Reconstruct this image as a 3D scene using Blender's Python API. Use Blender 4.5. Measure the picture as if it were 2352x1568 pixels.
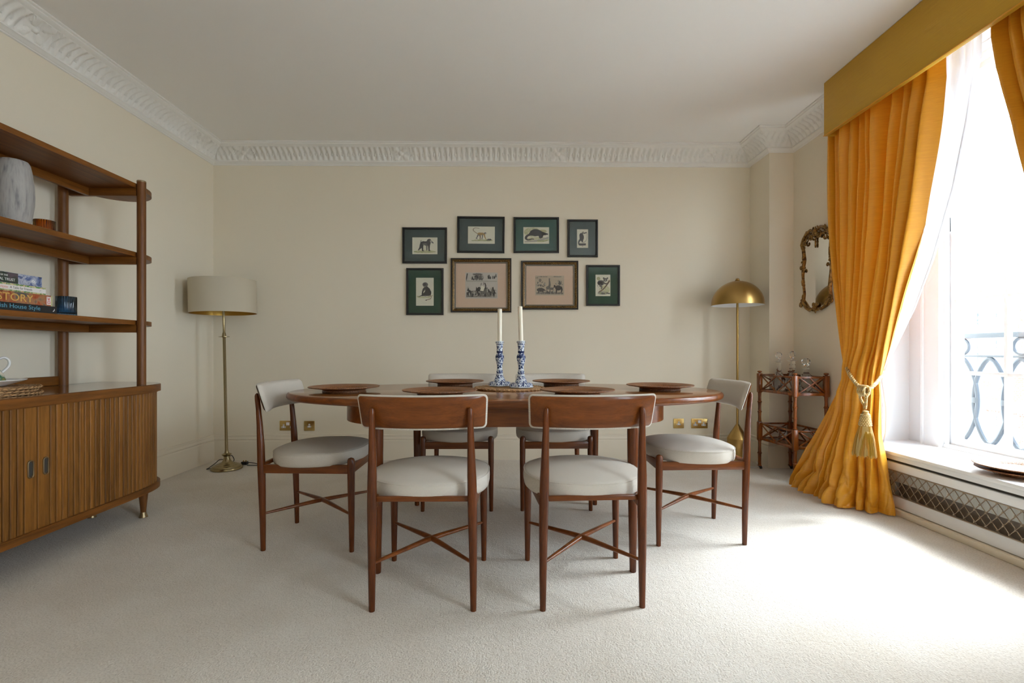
import bpy, bmesh, math, random
from math import sin, cos, pi, radians, sqrt, atan2
from mathutils import Vector, Matrix

# ------------------------------------------------------------------ camera, sky, exposure
for o in list(bpy.data.objects):
    bpy.data.objects.remove(o)
SC = bpy.context.scene
COL = SC.collection
F_PX, CX, HY, YAW, CAM_H = 1110.0, 1176.0, 805.0, 0.0099, 0.96
cam_d = bpy.data.cameras.new('camera'); cam = bpy.data.objects.new('camera', cam_d); COL.objects.link(cam)
cam_d.sensor_width = 36.0; cam_d.lens = 36.0 * F_PX / 2352; cam_d.shift_y = 21.0 / 2352
cam_d.clip_start = 0.02; cam_d.clip_end = 300
cam.location = (0, 0, CAM_H); cam.rotation_euler = (pi / 2, 0, -YAW)
SC.camera = cam
SC.view_settings.view_transform = 'Standard'; SC.view_settings.look = 'None'
SC.view_settings.gamma = 1.0; SC.view_settings.use_curve_mapping = False
SC.view_settings.exposure = 0.66
SC.cycles.use_denoising = True
SC.cycles.max_bounces = 14; SC.cycles.diffuse_bounces = 9; SC.cycles.glossy_bounces = 5
SC.cycles.transmission_bounces = 10; SC.cycles.transparent_max_bounces = 16
SC.cycles.caustics_reflective = False; SC.cycles.caustics_refractive = False
SC.cycles.sample_clamp_indirect = 8.0
SKY = 13.0
w = bpy.data.worlds.new('sky'); SC.world = w; w.use_nodes = True
wn = w.node_tree.nodes; wl = w.node_tree.links; wn.clear()
bgn = wn.new('ShaderNodeBackground'); wo = wn.new('ShaderNodeOutputWorld')
bgn.inputs[0].default_value = (0.78, 0.905, 1.0, 1); bgn.inputs[1].default_value = SKY
wl.new(bgn.outputs[0], wo.inputs[0])
def portal(y, z, sy, sz, x):
    l = bpy.data.lights.new('daylight_portal', 'AREA'); l.shape = 'RECTANGLE'; l.size = sz; l.size_y = sy
    l.cycles.is_portal = True
    o = bpy.data.objects.new('daylight_portal', l); COL.objects.link(o)
    o.location = (x, y, z); o.rotation_euler = (0, radians(90), 0)
portal(2.305, 1.49, 1.35, 2.25, 2.86)
portal(-0.85, 1.49, 1.35, 2.25, 2.86)
sun = bpy.data.lights.new('sun', 'SUN'); sun.energy = 10.0; sun.angle = radians(26); sun.color = (0.88, 0.95, 1.0)
so = bpy.data.objects.new('sun', sun); COL.objects.link(so)
so.rotation_euler = Vector((1.0, 0.28, 1.20)).to_track_quat('Z', 'Y').to_euler()

# ------------------------------------------------------------------ measuring helpers
def at_x(px, X):            # Y of the point of plane x=X seen in column px
    r = (px - CX) / F_PX
    d = X / (r * cos(YAW) + sin(YAW))
    return d * cos(YAW) - r * d * sin(YAW)
def at_xz(px, py, X):       # (Y, Z) on plane x=X
    r = (px - CX) / F_PX
    d = X / (r * cos(YAW) + sin(YAW))
    return d * cos(YAW) - r * d * sin(YAW), CAM_H + (HY - py) * d / F_PX
def at_yz(px, py, Y):       # (X, Z) on plane y=Y
    r = (px - CX) / F_PX
    d = Y / (cos(YAW) - r * sin(YAW))
    return r * d * cos(YAW) + d * sin(YAW), CAM_H + (HY - py) * d / F_PX

# ------------------------------------------------------------------ materials
MAT = {}
def nmat(name):
    m = bpy.data.materials.new(name); m.use_nodes = True
    nt = m.node_tree; b = nt.nodes['Principled BSDF']
    MAT[name] = m
    return m, nt, b
def N(nt, t, **kw):
    n = nt.nodes.new(t)
    for k, v in kw.items():
        if k in n.inputs: n.inputs[k].default_value = v
        else: setattr(n, k, v)
    return n
def plain(name, c, rough=0.5, metal=0.0, spec=0.5, bump=0.0, bscale=200, coat=0.0, sheen=0.0):
    m, nt, b = nmat(name)
    b.inputs['Base Color'].default_value = (*c, 1); b.inputs['Roughness'].default_value = rough
    b.inputs['Metallic'].default_value = metal; b.inputs['Specular IOR Level'].default_value = spec
    if coat: b.inputs['Coat Weight'].default_value = coat; b.inputs['Coat Roughness'].default_value = 0.05
    if sheen: b.inputs['Sheen Weight'].default_value = sheen
    if bump:
        tc = N(nt, 'ShaderNodeTexCoord'); no = N(nt, 'ShaderNodeTexNoise', Scale=bscale, Detail=3.0)
        bm_ = N(nt, 'ShaderNodeBump', Strength=bump, Distance=0.002)
        nt.links.new(tc.outputs['Object'], no.inputs['Vector']); nt.links.new(no.outputs['Fac'], bm_.inputs['Height'])
        nt.links.new(bm_.outputs[0], b.inputs['Normal'])
    return m
def wood(name, c1, c2, axis=0, scale=9.0, rough=0.35, stretch=14.0, coat=0.0, bump=0.08, c3=None):
    """procedural grain running along the given object axis"""
    m, nt, b = nmat(name)
    tc = N(nt, 'ShaderNodeTexCoord'); mp = N(nt, 'ShaderNodeMapping')
    s = [stretch] * 3; s[axis] = 1.0
    mp.inputs['Scale'].default_value = s
    wv = N(nt, 'ShaderNodeTexNoise', Scale=scale * 0.35, Detail=5.0, Distortion=0.6)
    n2 = N(nt, 'ShaderNodeTexNoise', Scale=scale * 3.0, Detail=6.0)
    mx = N(nt, 'ShaderNodeMath', operation='ADD'); ml = N(nt, 'ShaderNodeMath', operation='MULTIPLY'); ml.inputs[1].default_value = 0.45
    cr = N(nt, 'ShaderNodeValToRGB')
    cr.color_ramp.elements[0].position = 0.42; cr.color_ramp.elements[0].color = (*c1, 1)
    cr.color_ramp.elements[1].position = 0.98; cr.color_ramp.elements[1].color = (*c2, 1)
    L = nt.links.new
    L(tc.outputs['Object'], mp.inputs['Vector']); L(mp.outputs[0], wv.inputs['Vector']); L(mp.outputs[0], n2.inputs['Vector'])
    L(n2.outputs['Fac'], ml.inputs[0]); L(wv.outputs['Fac'], mx.inputs[0]); L(ml.outputs[0], mx.inputs[1])
    L(mx.outputs[0], cr.inputs['Fac']); L(cr.outputs['Color'], b.inputs['Base Color'])
    bu = N(nt, 'ShaderNodeBump', Strength=bump, Distance=0.001)
    L(n2.outputs['Fac'], bu.inputs['Height']); L(bu.outputs[0], b.inputs['Normal'])
    b.inputs['Roughness'].default_value = rough; b.inputs['Specular IOR Level'].default_value = 0.32
    if coat: b.inputs['Coat Weight'].default_value = coat * 0.6; b.inputs['Coat Roughness'].default_value = 0.08
    return m
def glassy(name, c, ior=1.5, rough=0.0):
    m, nt, b = nmat(name)
    b.inputs['Base Color'].default_value = (*c, 1); b.inputs['Transmission Weight'].default_value = 1.0
    b.inputs['IOR'].default_value = ior; b.inputs['Roughness'].default_value = rough
    return m
def thin_glass(name, refl=1.0):
    m, nt, b = nmat(name); nt.nodes.remove(b)
    tr = N(nt, 'ShaderNodeBsdfTransparent'); gl = N(nt, 'ShaderNodeBsdfGlossy', Roughness=0.0)
    fr = N(nt, 'ShaderNodeFresnel', IOR=1.45); mx = N(nt, 'ShaderNodeMixShader')
    out = nt.nodes['Material Output']
    ge = N(nt, 'ShaderNodeNewGeometry'); mr_ = N(nt, 'ShaderNodeMapRange')      # same reflectance from either face
    mr_.inputs['To Min'].default_value = 1.45; mr_.inputs['To Max'].default_value = 1 / 1.45
    nt.links.new(ge.outputs['Backfacing'], mr_.inputs['Value']); nt.links.new(mr_.outputs['Result'], fr.inputs['IOR'])
    nt.links.new(fr.outputs[0], mx.inputs[0]); nt.links.new(tr.outputs[0], mx.inputs[1])
    nt.links.new(gl.outputs[0], mx.inputs[2]); nt.links.new(mx.outputs[0], out.inputs[0])
    return m

plain('wall_paint', (0.76, 0.69, 0.56), 0.75, bump=0.05, bscale=120)
plain('ceiling_paint', (0.86, 0.845, 0.82), 0.85, bump=0.03, bscale=80)
plain('plaster_white', (0.80, 0.785, 0.745), 0.7)
plain('skirting_paint', (0.74, 0.67, 0.545), 0.45)
plain('joinery_white', (0.78, 0.785, 0.79), 0.4)
plain('black_frame', (0.012, 0.011, 0.012), 0.35)
plain('brass', (0.40, 0.255, 0.085), 0.33, 1.0)
plain('socket_brass', (0.72, 0.52, 0.20), 0.25, 1.0)
plain('antique_brass', (0.34, 0.27, 0.15), 0.25, 1.0)
plain('ferrule_brass', (0.32, 0.24, 0.14), 0.35, 1.0)
plain('white_plastic', (0.78, 0.76, 0.76), 0.4)
plain('black_plastic', (0.012, 0.012, 0.014), 0.45)
plain('dark_hole', (0.01, 0.01, 0.01), 0.6)
plain('red_mark', (0.45, 0.02, 0.02), 0.5)
plain('shade_linen', (0.52, 0.46, 0.35), 0.9, bump=0.25, bscale=500)
plain('shade_inner', (0.55, 0.33, 0.07), 0.35, 0.85)
plain('enamel_white', (0.85, 0.86, 0.88), 0.4)
plain('wax', (0.82, 0.76, 0.62), 0.45)
MAT['wax'].node_tree.nodes['Principled BSDF'].inputs['Subsurface Weight'].default_value = 0.2
MAT['wax'].node_tree.nodes['Principled BSDF'].inputs['Subsurface Radius'].default_value = (0.02, 0.012, 0.008)
plain('porcelain', (0.80, 0.80, 0.80), 0.15, coat=0.5)
plain('gap_dark', (0.05, 0.043, 0.035), 0.7)
plain('radiator_white', (0.62, 0.62, 0.58), 0.5)
plain('cavity', (0.30, 0.25, 0.21), 0.8)
plain('grille_brass', (0.36, 0.28, 0.20), 0.4, 0.7)
plain('iron', (0.022, 0.032, 0.048), 0.5)
plain('bark', (0.22, 0.19, 0.15), 0.9)
plain('stone', (0.66, 0.63, 0.58), 0.8)
plain('asphalt', (0.42, 0.42, 0.41), 0.9)
plain('slate', (0.12, 0.13, 0.15), 0.7)
plain('window_dark', (0.05, 0.06, 0.07), 0.1)
plain('paper', (0.70, 0.68, 0.55), 0.8)
plain('paper_tan', (0.46, 0.38, 0.28), 0.8)
plain('paper_grey', (0.50, 0.47, 0.42), 0.8)
plain('ink_pale', (0.38, 0.36, 0.31), 0.8)
plain('art_green', (0.33, 0.36, 0.16), 0.8)
plain('art_olive', (0.42, 0.40, 0.22), 0.8)
plain('art_brown', (0.22, 0.15, 0.10), 0.8)
plain('mount_pink', (0.62, 0.45, 0.33), 0.85)
plain('mount_slate', (0.035, 0.060, 0.058), 0.85)
plain('mount_teal', (0.018, 0.078, 0.060), 0.85)
plain('mount_green', (0.010, 0.052, 0.030), 0.85)
plain('mount_blue', (0.048, 0.078, 0.076), 0.85)
plain('silver_line', (0.6, 0.56, 0.48), 0.3, 0.9)
plain('book_black', (0.012, 0.014, 0.016), 0.35)
plain('book_white', (0.72, 0.68, 0.66), 0.5)
plain('book_pages', (0.72, 0.68, 0.58), 0.8)
plain('text_blue', (0.11, 0.33, 0.45), 0.5)
plain('text_gold', (0.65, 0.40, 0.10), 0.5)
plain('text_white', (0.75, 0.75, 0.75), 0.5)
plain('text_red', (0.6, 0.04, 0.04), 0.5)
plain('text_pink', (0.72, 0.36, 0.33), 0.5)
plain('text_grey', (0.2, 0.19, 0.19), 0.5)
plain('silk_lining', (0.62, 0.58, 0.5), 0.8)
glassy('crystal', (0.97, 0.98, 0.98), 1.5)
glassy('glass_blue', (0.24, 0.45, 0.68), 1.45)
glassy('glass_amber', (0.85, 0.36, 0.03), 1.45)
thin_glass('pane_glass')
m, nt, b = nmat('mirror_glass'); b.inputs['Base Color'].default_value = (0.86, 0.87, 0.85, 1); b.inputs['Metallic'].default_value = 1; b.inputs['Roughness'].default_value = 0.01

wood('teak_top', (0.16, 0.052, 0.012), (0.34, 0.130, 0.034), 0, 7, 0.16, 16, coat=0.35, bump=0.03)
wood('teak_x', (0.075, 0.019, 0.003), (0.23, 0.064, 0.011), 0, 8, 0.28, 14, coat=0.2)
wood('teak_y', (0.075, 0.019, 0.003), (0.23, 0.064, 0.011), 1, 8, 0.28, 14, coat=0.2)
wood('teak_z', (0.045, 0.011, 0.003), (0.16, 0.041, 0.008), 2, 8, 0.25, 14, coat=0.2)
wood('oak_y', (0.095, 0.031, 0.004), (0.25, 0.088, 0.014), 1, 8, 0.42, 16)
wood('oak_x', (0.095, 0.031, 0.004), (0.25, 0.088, 0.014), 0, 8, 0.42, 16)
wood('oak_z', (0.085, 0.028, 0.006), (0.20, 0.075, 0.018), 2, 9, 0.42, 18)
wood('oak_top', (0.085, 0.032, 0.010), (0.15, 0.06, 0.02), 1, 8, 0.10, 16, coat=0.4, bump=0.02)
wood('cart_wood', (0.045, 0.010, 0.001), (0.27, 0.068, 0.007), 2, 10, 0.25, 10, coat=0.4)
def slat_mat(name, tint):
    wood(name, (0.12 * tint, 0.042 * tint, 0.006 * tint), (0.33 * tint, 0.135 * tint, 0.024 * tint), 2, 9, 0.4, 22)
for i, t in enumerate((0.78, 0.9, 1.0, 1.12)): slat_mat('slat_%d' % i, t)
# book covers with blotches
def blotch(name, cols, scale, rough=0.4, stretch=(1, 1, 1)):
    m, nt, b = nmat(name)
    tc = N(nt, 'ShaderNodeTexCoord'); mp = N(nt, 'ShaderNodeMapping'); mp.inputs['Scale'].default_value = stretch
    no = N(nt, 'ShaderNodeTexNoise', Scale=scale, Detail=4.0, Distortion=0.8); cr = N(nt, 'ShaderNodeValToRGB')
    el = cr.color_ramp.elements
    while len(el) < len(cols): el.new(0.5)
    for i, c in enumerate(cols):
        el[i].position = 0.30 + 0.40 * i / (len(cols) - 1); el[i].color = (*c, 1)
    cr.color_ramp.interpolation = 'LINEAR'
    L = nt.links.new
    L(tc.outputs['Object'], mp.inputs[0]); L(mp.outputs[0], no.inputs['Vector']); L(no.outputs['Fac'], cr.inputs[0]); L(cr.outputs[0], b.inputs['Base Color'])
    b.inputs['Roughness'].default_value = rough
    return m
blotch('ink', [(0.012, 0.012, 0.013), (0.03, 0.028, 0.03), (0.09, 0.085, 0.08)], 420, 0.8, (1, 1, 0.4))
blotch('ink_mid', [(0.04, 0.037, 0.035), (0.13, 0.12, 0.11), (0.30, 0.27, 0.24)], 480, 0.8, (1, 1, 0.4))
blotch('art_gold', [(0.15, 0.08, 0.02), (0.36, 0.22, 0.05), (0.45, 0.30, 0.09)], 420, 0.8)
blotch('cover_blue', [(0.03, 0.04, 0.06), (0.09, 0.13, 0.30), (0.45, 0.47, 0.55), (0.05, 0.08, 0.2)], 28)
blotch('cover_dark', [(0.012, 0.015, 0.02), (0.03, 0.05, 0.03), (0.10, 0.07, 0.09)], 25)
blotch('cover_leaf', [(0.65, 0.55, 0.28), (0.03, 0.20, 0.04), (0.65, 0.58, 0.32), (0.5, 0.1, 0.08)], 60)
blotch('cover_history', [(0.06, 0.03, 0.015), (0.35, 0.07, 0.02), (0.35, 0.17, 0.08), (0.08, 0.09, 0.09)], 22)
blotch('vase_grey', [(0.20, 0.195, 0.20), (0.34, 0.325, 0.31), (0.40, 0.38, 0.36), (0.31, 0.30, 0.29)], 60, 0.8, (1, 1, 0.14))
MAT['vase_grey'].node_tree.nodes['Noise Texture'].inputs['Distortion'].default_value = 0.0
blotch('gilt_dark', [(0.008, 0.004, 0.002), (0.11, 0.058, 0.012), (0.34, 0.20, 0.06)], 170, 0.35)
MAT['gilt_dark'].node_tree.nodes['Principled BSDF'].inputs['Metallic'].default_value = 0.5
blotch('gilt_mirror', [(0.06, 0.028, 0.008), (0.24, 0.13, 0.035), (0.40, 0.235, 0.07)], 60, 0.32)
MAT['gilt_mirror'].node_tree.nodes['Principled BSDF'].inputs['Metallic'].default_value = 0.75
blotch('jug_glaze', [(0.75, 0.70, 0.58), (0.75, 0.70, 0.58), (0.03, 0.16, 0.10), (0.3, 0.25, 0.06)], 26, 0.15)
blotch('leaf_art', [(0.62, 0.60, 0.46), (0.52, 0.52, 0.32), (0.40, 0.42, 0.20)], 60, 0.8)
blotch('engraving', [(0.05, 0.045, 0.04), (0.18, 0.16, 0.14), (0.42, 0.38, 0.32)], 130, 0.8)
# delft
m, nt, b = nmat('delft')
tc = N(nt, 'ShaderNodeTexCoord'); no = N(nt, 'ShaderNodeTexVoronoi', Scale=120.0, feature='SMOOTH_F1'); n2 = N(nt, 'ShaderNodeTexNoise', Scale=105.0, Detail=4.0, Distortion=1.5)
ad = N(nt, 'ShaderNodeMath', operation='ADD'); cr = N(nt, 'ShaderNodeValToRGB')
e = cr.color_ramp.elements; e[0].position = 0.80; e[0].color = (0.010, 0.022, 0.095, 1); e[1].position = 0.98; e[1].color = (0.56, 0.60, 0.66, 1)
e.new(0.88).color = (0.08, 0.13, 0.28, 1)
for a_, b_ in ((tc.outputs['Object'], no.inputs['Vector']), (tc.outputs['Object'], n2.inputs['Vector']), (no.outputs['Distance'], ad.inputs[0]), (n2.outputs['Fac'], ad.inputs[1]), (ad.outputs[0], cr.inputs[0]), (cr.outputs[0], b.inputs['Base Color'])):
    nt.links.new(a_, b_)
b.inputs['Roughness'].default_value = 0.12
plain('delft_blue', (0.010, 0.024, 0.10), 0.12)
plain('delft_white', (0.62, 0.67, 0.72), 0.12)
# carpet
m, nt, b = nmat('carpet')
tc = N(nt, 'ShaderNodeTexCoord'); n1 = N(nt, 'ShaderNodeTexNoise', Scale=170.0, Detail=3.0); n2 = N(nt, 'ShaderNodeTexNoise', Scale=2.2, Detail=5.0, Roughness=0.6)
n3 = N(nt, 'ShaderNodeTexNoise', Scale=45.0, Detail=3.0)
cr = N(nt, 'ShaderNodeValToRGB'); e = cr.color_ramp.elements
e[0].position = 0.3; e[0].color = (0.62, 0.565, 0.49, 1); e[1].position = 0.75; e[1].color = (0.73, 0.69, 0.63, 1)
cr2 = N(nt, 'ShaderNodeValToRGB'); e = cr2.color_ramp.elements
e[0].position = 0.32; e[0].color = (0.80, 0.78, 0.76, 1); e[1].position = 0.55; e[1].color = (1, 1, 1, 1)
mu = N(nt, 'ShaderNodeMix', data_type='RGBA', blend_type='MULTIPLY'); mu.inputs[0].default_value = 1.0
ad = N(nt, 'ShaderNodeMath', operation='ADD')
bu = N(nt, 'ShaderNodeBump', Strength=0.65, Distance=0.006)
L = nt.links.new
for n_ in (n1, n2, n3): L(tc.outputs['Object'], n_.inputs['Vector'])
L(n2.outputs['Fac'], cr.inputs[0]); L(n1.outputs['Fac'], cr2.inputs[0]); L(cr.outputs[0], mu.inputs[6]); L(cr2.outputs[0], mu.inputs[7]); L(mu.outputs[2], b.inputs['Base Color'])
L(n1.outputs['Fac'], ad.inputs[0]); L(n3.outputs['Fac'], ad.inputs[1]); L(ad.outputs[0], bu.inputs['Height']); L(bu.outputs[0], b.inputs['Normal'])
b.inputs['Roughness'].default_value = 0.95; b.inputs['Sheen Weight'].default_value = 0.2; b.inputs['Specular IOR Level'].default_value = 0.1
# upholstery with a small diamond weave
m, nt, b = nmat('upholstery')
tc = N(nt, 'ShaderNodeTexCoord')
sp = N(nt, 'ShaderNodeSeparateXYZ'); nt.links.new(tc.outputs['Object'], sp.inputs[0])
def mth(op, a, b_=None):
    n_ = N(nt, 'ShaderNodeMath', operation=op)
    for k_, v_ in enumerate((a, b_)):
        if v_ is None: continue
        if isinstance(v_, (int, float)): n_.inputs[k_].default_value = v_
        else: nt.links.new(v_, n_.inputs[k_])
    return n_.outputs[0]
pa = mth('PINGPONG', sp.outputs['X'], 0.011); pb = mth('PINGPONG', mth('ADD', sp.outputs['Y'], sp.outputs['Z']), 0.011)
wv_ = mth('SINE', mth('MULTIPLY', mth('ADD', pa, pb), 2 * pi / 0.0044))
ad = N(nt, 'ShaderNodeMath', operation='MAXIMUM'); cr = N(nt, 'ShaderNodeValToRGB'); e = cr.color_ramp.elements
e[0].color = (0.54, 0.49, 0.425, 1); e[1].color = (0.63, 0.585, 0.52, 1)
bu = N(nt, 'ShaderNodeBump', Strength=0.4, Distance=0.002)
nt.links.new(mth('MULTIPLY', mth('ADD', wv_, 1.0), 0.5), ad.inputs[0]); ad.inputs[1].default_value = 0.0; nt.links.new(ad.outputs[0], cr.inputs[0])
nt.links.new(cr.outputs[0], b.inputs['Base Color']); nt.links.new(ad.outputs[0], bu.inputs['Height']); nt.links.new(bu.outputs[0], b.inputs['Normal'])
b.inputs['Roughness'].default_value = 0.9; b.inputs['Specular IOR Level'].default_value = 0.2
# rattan: ring and spoke weave in object space
def rattan(name, c1, c2, sc=170.0, rough=0.45):
    m, nt, b = nmat(name)
    tc = N(nt, 'ShaderNodeTexCoord'); wv = N(nt, 'ShaderNodeTexWave', Scale=sc * 0.3, Distortion=1.5); wv.wave_type = 'RINGS'; wv.rings_direction = 'Z'
    vo = N(nt, 'ShaderNodeTexVoronoi', Scale=sc); ad = N(nt, 'ShaderNodeMath', operation='MULTIPLY')
    ad2 = N(nt, 'ShaderNodeMath', operation='ADD'); cr = N(nt, 'ShaderNodeValToRGB'); e = cr.color_ramp.elements
    e[0].position = 0.2; e[0].color = (*c1, 1); e[1].position = 0.9; e[1].color = (*c2, 1)
    bu = N(nt, 'ShaderNodeBump', Strength=0.7, Distance=0.003)
    L = nt.links.new
    L(tc.outputs['Object'], wv.inputs['Vector']); L(tc.outputs['Object'], vo.inputs['Vector'])
    L(wv.outputs['Fac'], ad2.inputs[0]); L(vo.outputs['Distance'], ad2.inputs[1]); L(ad2.outputs[0], ad.inputs[0]); ad.inputs[1].default_value = 0.75
    L(ad.outputs[0], cr.inputs[0]); L(cr.outputs[0], b.inputs['Base Color']); L(ad2.outputs[0], bu.inputs['Height']); L(bu.outputs[0], b.inputs['Normal'])
    b.inputs['Roughness'].default_value = rough
rattan('rattan', (0.055, 0.020, 0.007), (0.34, 0.135, 0.045))
rattan('seagrass', (0.20, 0.10, 0.04), (0.50, 0.29, 0.13), 120, 0.7)
# silks and voile
def cloth(name, col, dark, trans, tcol, slub=(9, 9, 170), rough=0.40, sheen=0.15, bump=0.22):
    m, nt, b = nmat(name)
    tc = N(nt, 'ShaderNodeTexCoord'); mp = N(nt, 'ShaderNodeMapping'); mp.inputs['Scale'].default_value = slub
    no = N(nt, 'ShaderNodeTexNoise', Scale=1.6, Detail=5.0, Roughness=0.65); cr = N(nt, 'ShaderNodeValToRGB'); e = cr.color_ramp.elements
    e[0].position = 0.3; e[0].color = (*dark, 1); e[1].position = 0.62; e[1].color = (*col, 1)
    bu = N(nt, 'ShaderNodeBump', Strength=bump, Distance=0.002)
    tr = N(nt, 'ShaderNodeBsdfTranslucent'); tr.inputs[0].default_value = (*tcol, 1); mx = N(nt, 'ShaderNodeMixShader'); mx.inputs[0].default_value = trans
    L = nt.links.new
    L(tc.outputs['Object'], mp.inputs[0]); L(mp.outputs[0], no.inputs['Vector']); L(no.outputs['Fac'], cr.inputs[0]); L(cr.outputs[0], b.inputs['Base Color'])
    L(no.outputs['Fac'], bu.inputs['Height']); L(bu.outputs[0], b.inputs['Normal'])
    L(b.outputs[0], mx.inputs[1]); L(tr.outputs[0], mx.inputs[2]); L(mx.outputs[0], nt.nodes['Material Output'].inputs[0])
    b.inputs['Roughness'].default_value = rough; b.inputs['Sheen Weight'].default_value = sheen; b.inputs['Sheen Tint'].default_value = (1.0, 0.75, 0.3, 1)
    return m
cloth('silk_amber', (0.72, 0.335, 0.020), (0.63, 0.275, 0.014), 0.04, (0.85, 0.32, 0.015))
cloth('silk_pelmet', (0.56, 0.315, 0.014), (0.50, 0.27, 0.010), 0.0, (0, 0, 0), (6, 4, 190), 0.55, 0.2, 0.35)
m, nt, b = nmat('voile'); nt.nodes.remove(b)
tr = N(nt, 'ShaderNodeBsdfTransparent'); tl = N(nt, 'ShaderNodeBsdfTranslucent'); df = N(nt, 'ShaderNodeBsdfDiffuse')
tl.inputs[0].default_value = (0.86, 0.87, 0.90, 1); df.inputs[0].default_value = (0.80, 0.81, 0.86, 1)
m1 = N(nt, 'ShaderNodeMixShader'); m2 = N(nt, 'ShaderNodeMixShader'); m1.inputs[0].default_value = 0.85; m2.inputs[0].default_value = 0.90
nt.links.new(tl.outputs[0], m1.inputs[1]); nt.links.new(df.outputs[0], m1.inputs[2]); nt.links.new(tr.outputs[0], m2.inputs[1]); nt.links.new(m1.outputs[0], m2.inputs[2])
nt.links.new(m2.outputs[0], nt.nodes['Material Output'].inputs[0])
plain('voile_hem', (0.74, 0.75, 0.80), 0.9)
plain('rope_gold', (0.46, 0.27, 0.06), 0.5, sheen=0.3)
plain('rope_cream', (0.58, 0.45, 0.21), 0.5, sheen=0.3)
def stripes(name, cols):      # tassel threads: colour by angle
    m, nt, b = nmat(name)
    tc = N(nt, 'ShaderNodeTexCoord'); mp = N(nt, 'ShaderNodeMapping'); mp.inputs['Scale'].default_value = (18, 18, 0.6)
    no = N(nt, 'ShaderNodeTexNoise', Scale=1.0, Detail=2.0); cr = N(nt, 'ShaderNodeValToRGB'); cr.color_ramp.interpolation = 'CONSTANT'
    el = cr.color_ramp.elements
    while len(el) < len(cols): el.new(0.5)
    for i, c in enumerate(cols): el[i].position = 0.0 if i == 0 else 0.36 + 0.28 * (i - 1) / (len(cols) - 1); el[i].color = (*c, 1)
    L = nt.links.new
    L(tc.outputs['Object'], mp.inputs[0]); L(mp.outputs[0], no.inputs['Vector']); L(no.outputs['Fac'], cr.inputs[0]); L(cr.outputs[0], b.inputs['Base Color'])
    b.inputs['Roughness'].default_value = 0.45
stripes('tassel_threads', [(0.46, 0.22, 0.02), (0.52, 0.36, 0.13), (0.38, 0.21, 0.008), (0.47, 0.23, 0.025), (0.50, 0.34, 0.11)])
# brick for the houses opposite
m, nt, b = nmat('brick')
tc = N(nt, 'ShaderNodeTexCoord'); mp = N(nt, 'ShaderNodeMapping'); mp.inputs['Rotation'].default_value = (0, pi / 2, pi / 2)
br = N(nt, 'ShaderNodeTexBrick', Scale=4.0); br.inputs['Color1'].default_value = (0.16, 0.065, 0.045, 1); br.inputs['Color2'].default_value = (0.12, 0.055, 0.04, 1); br.inputs['Mortar'].default_value = (0.4, 0.36, 0.3, 1)
nt.links.new(tc.outputs['Object'], mp.inputs[0]); nt.links.new(mp.outputs[0], br.inputs['Vector']); nt.links.new(br.outputs[0], b.inputs['Base Color'])
b.inputs['Roughness'].default_value = 0.9

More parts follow.
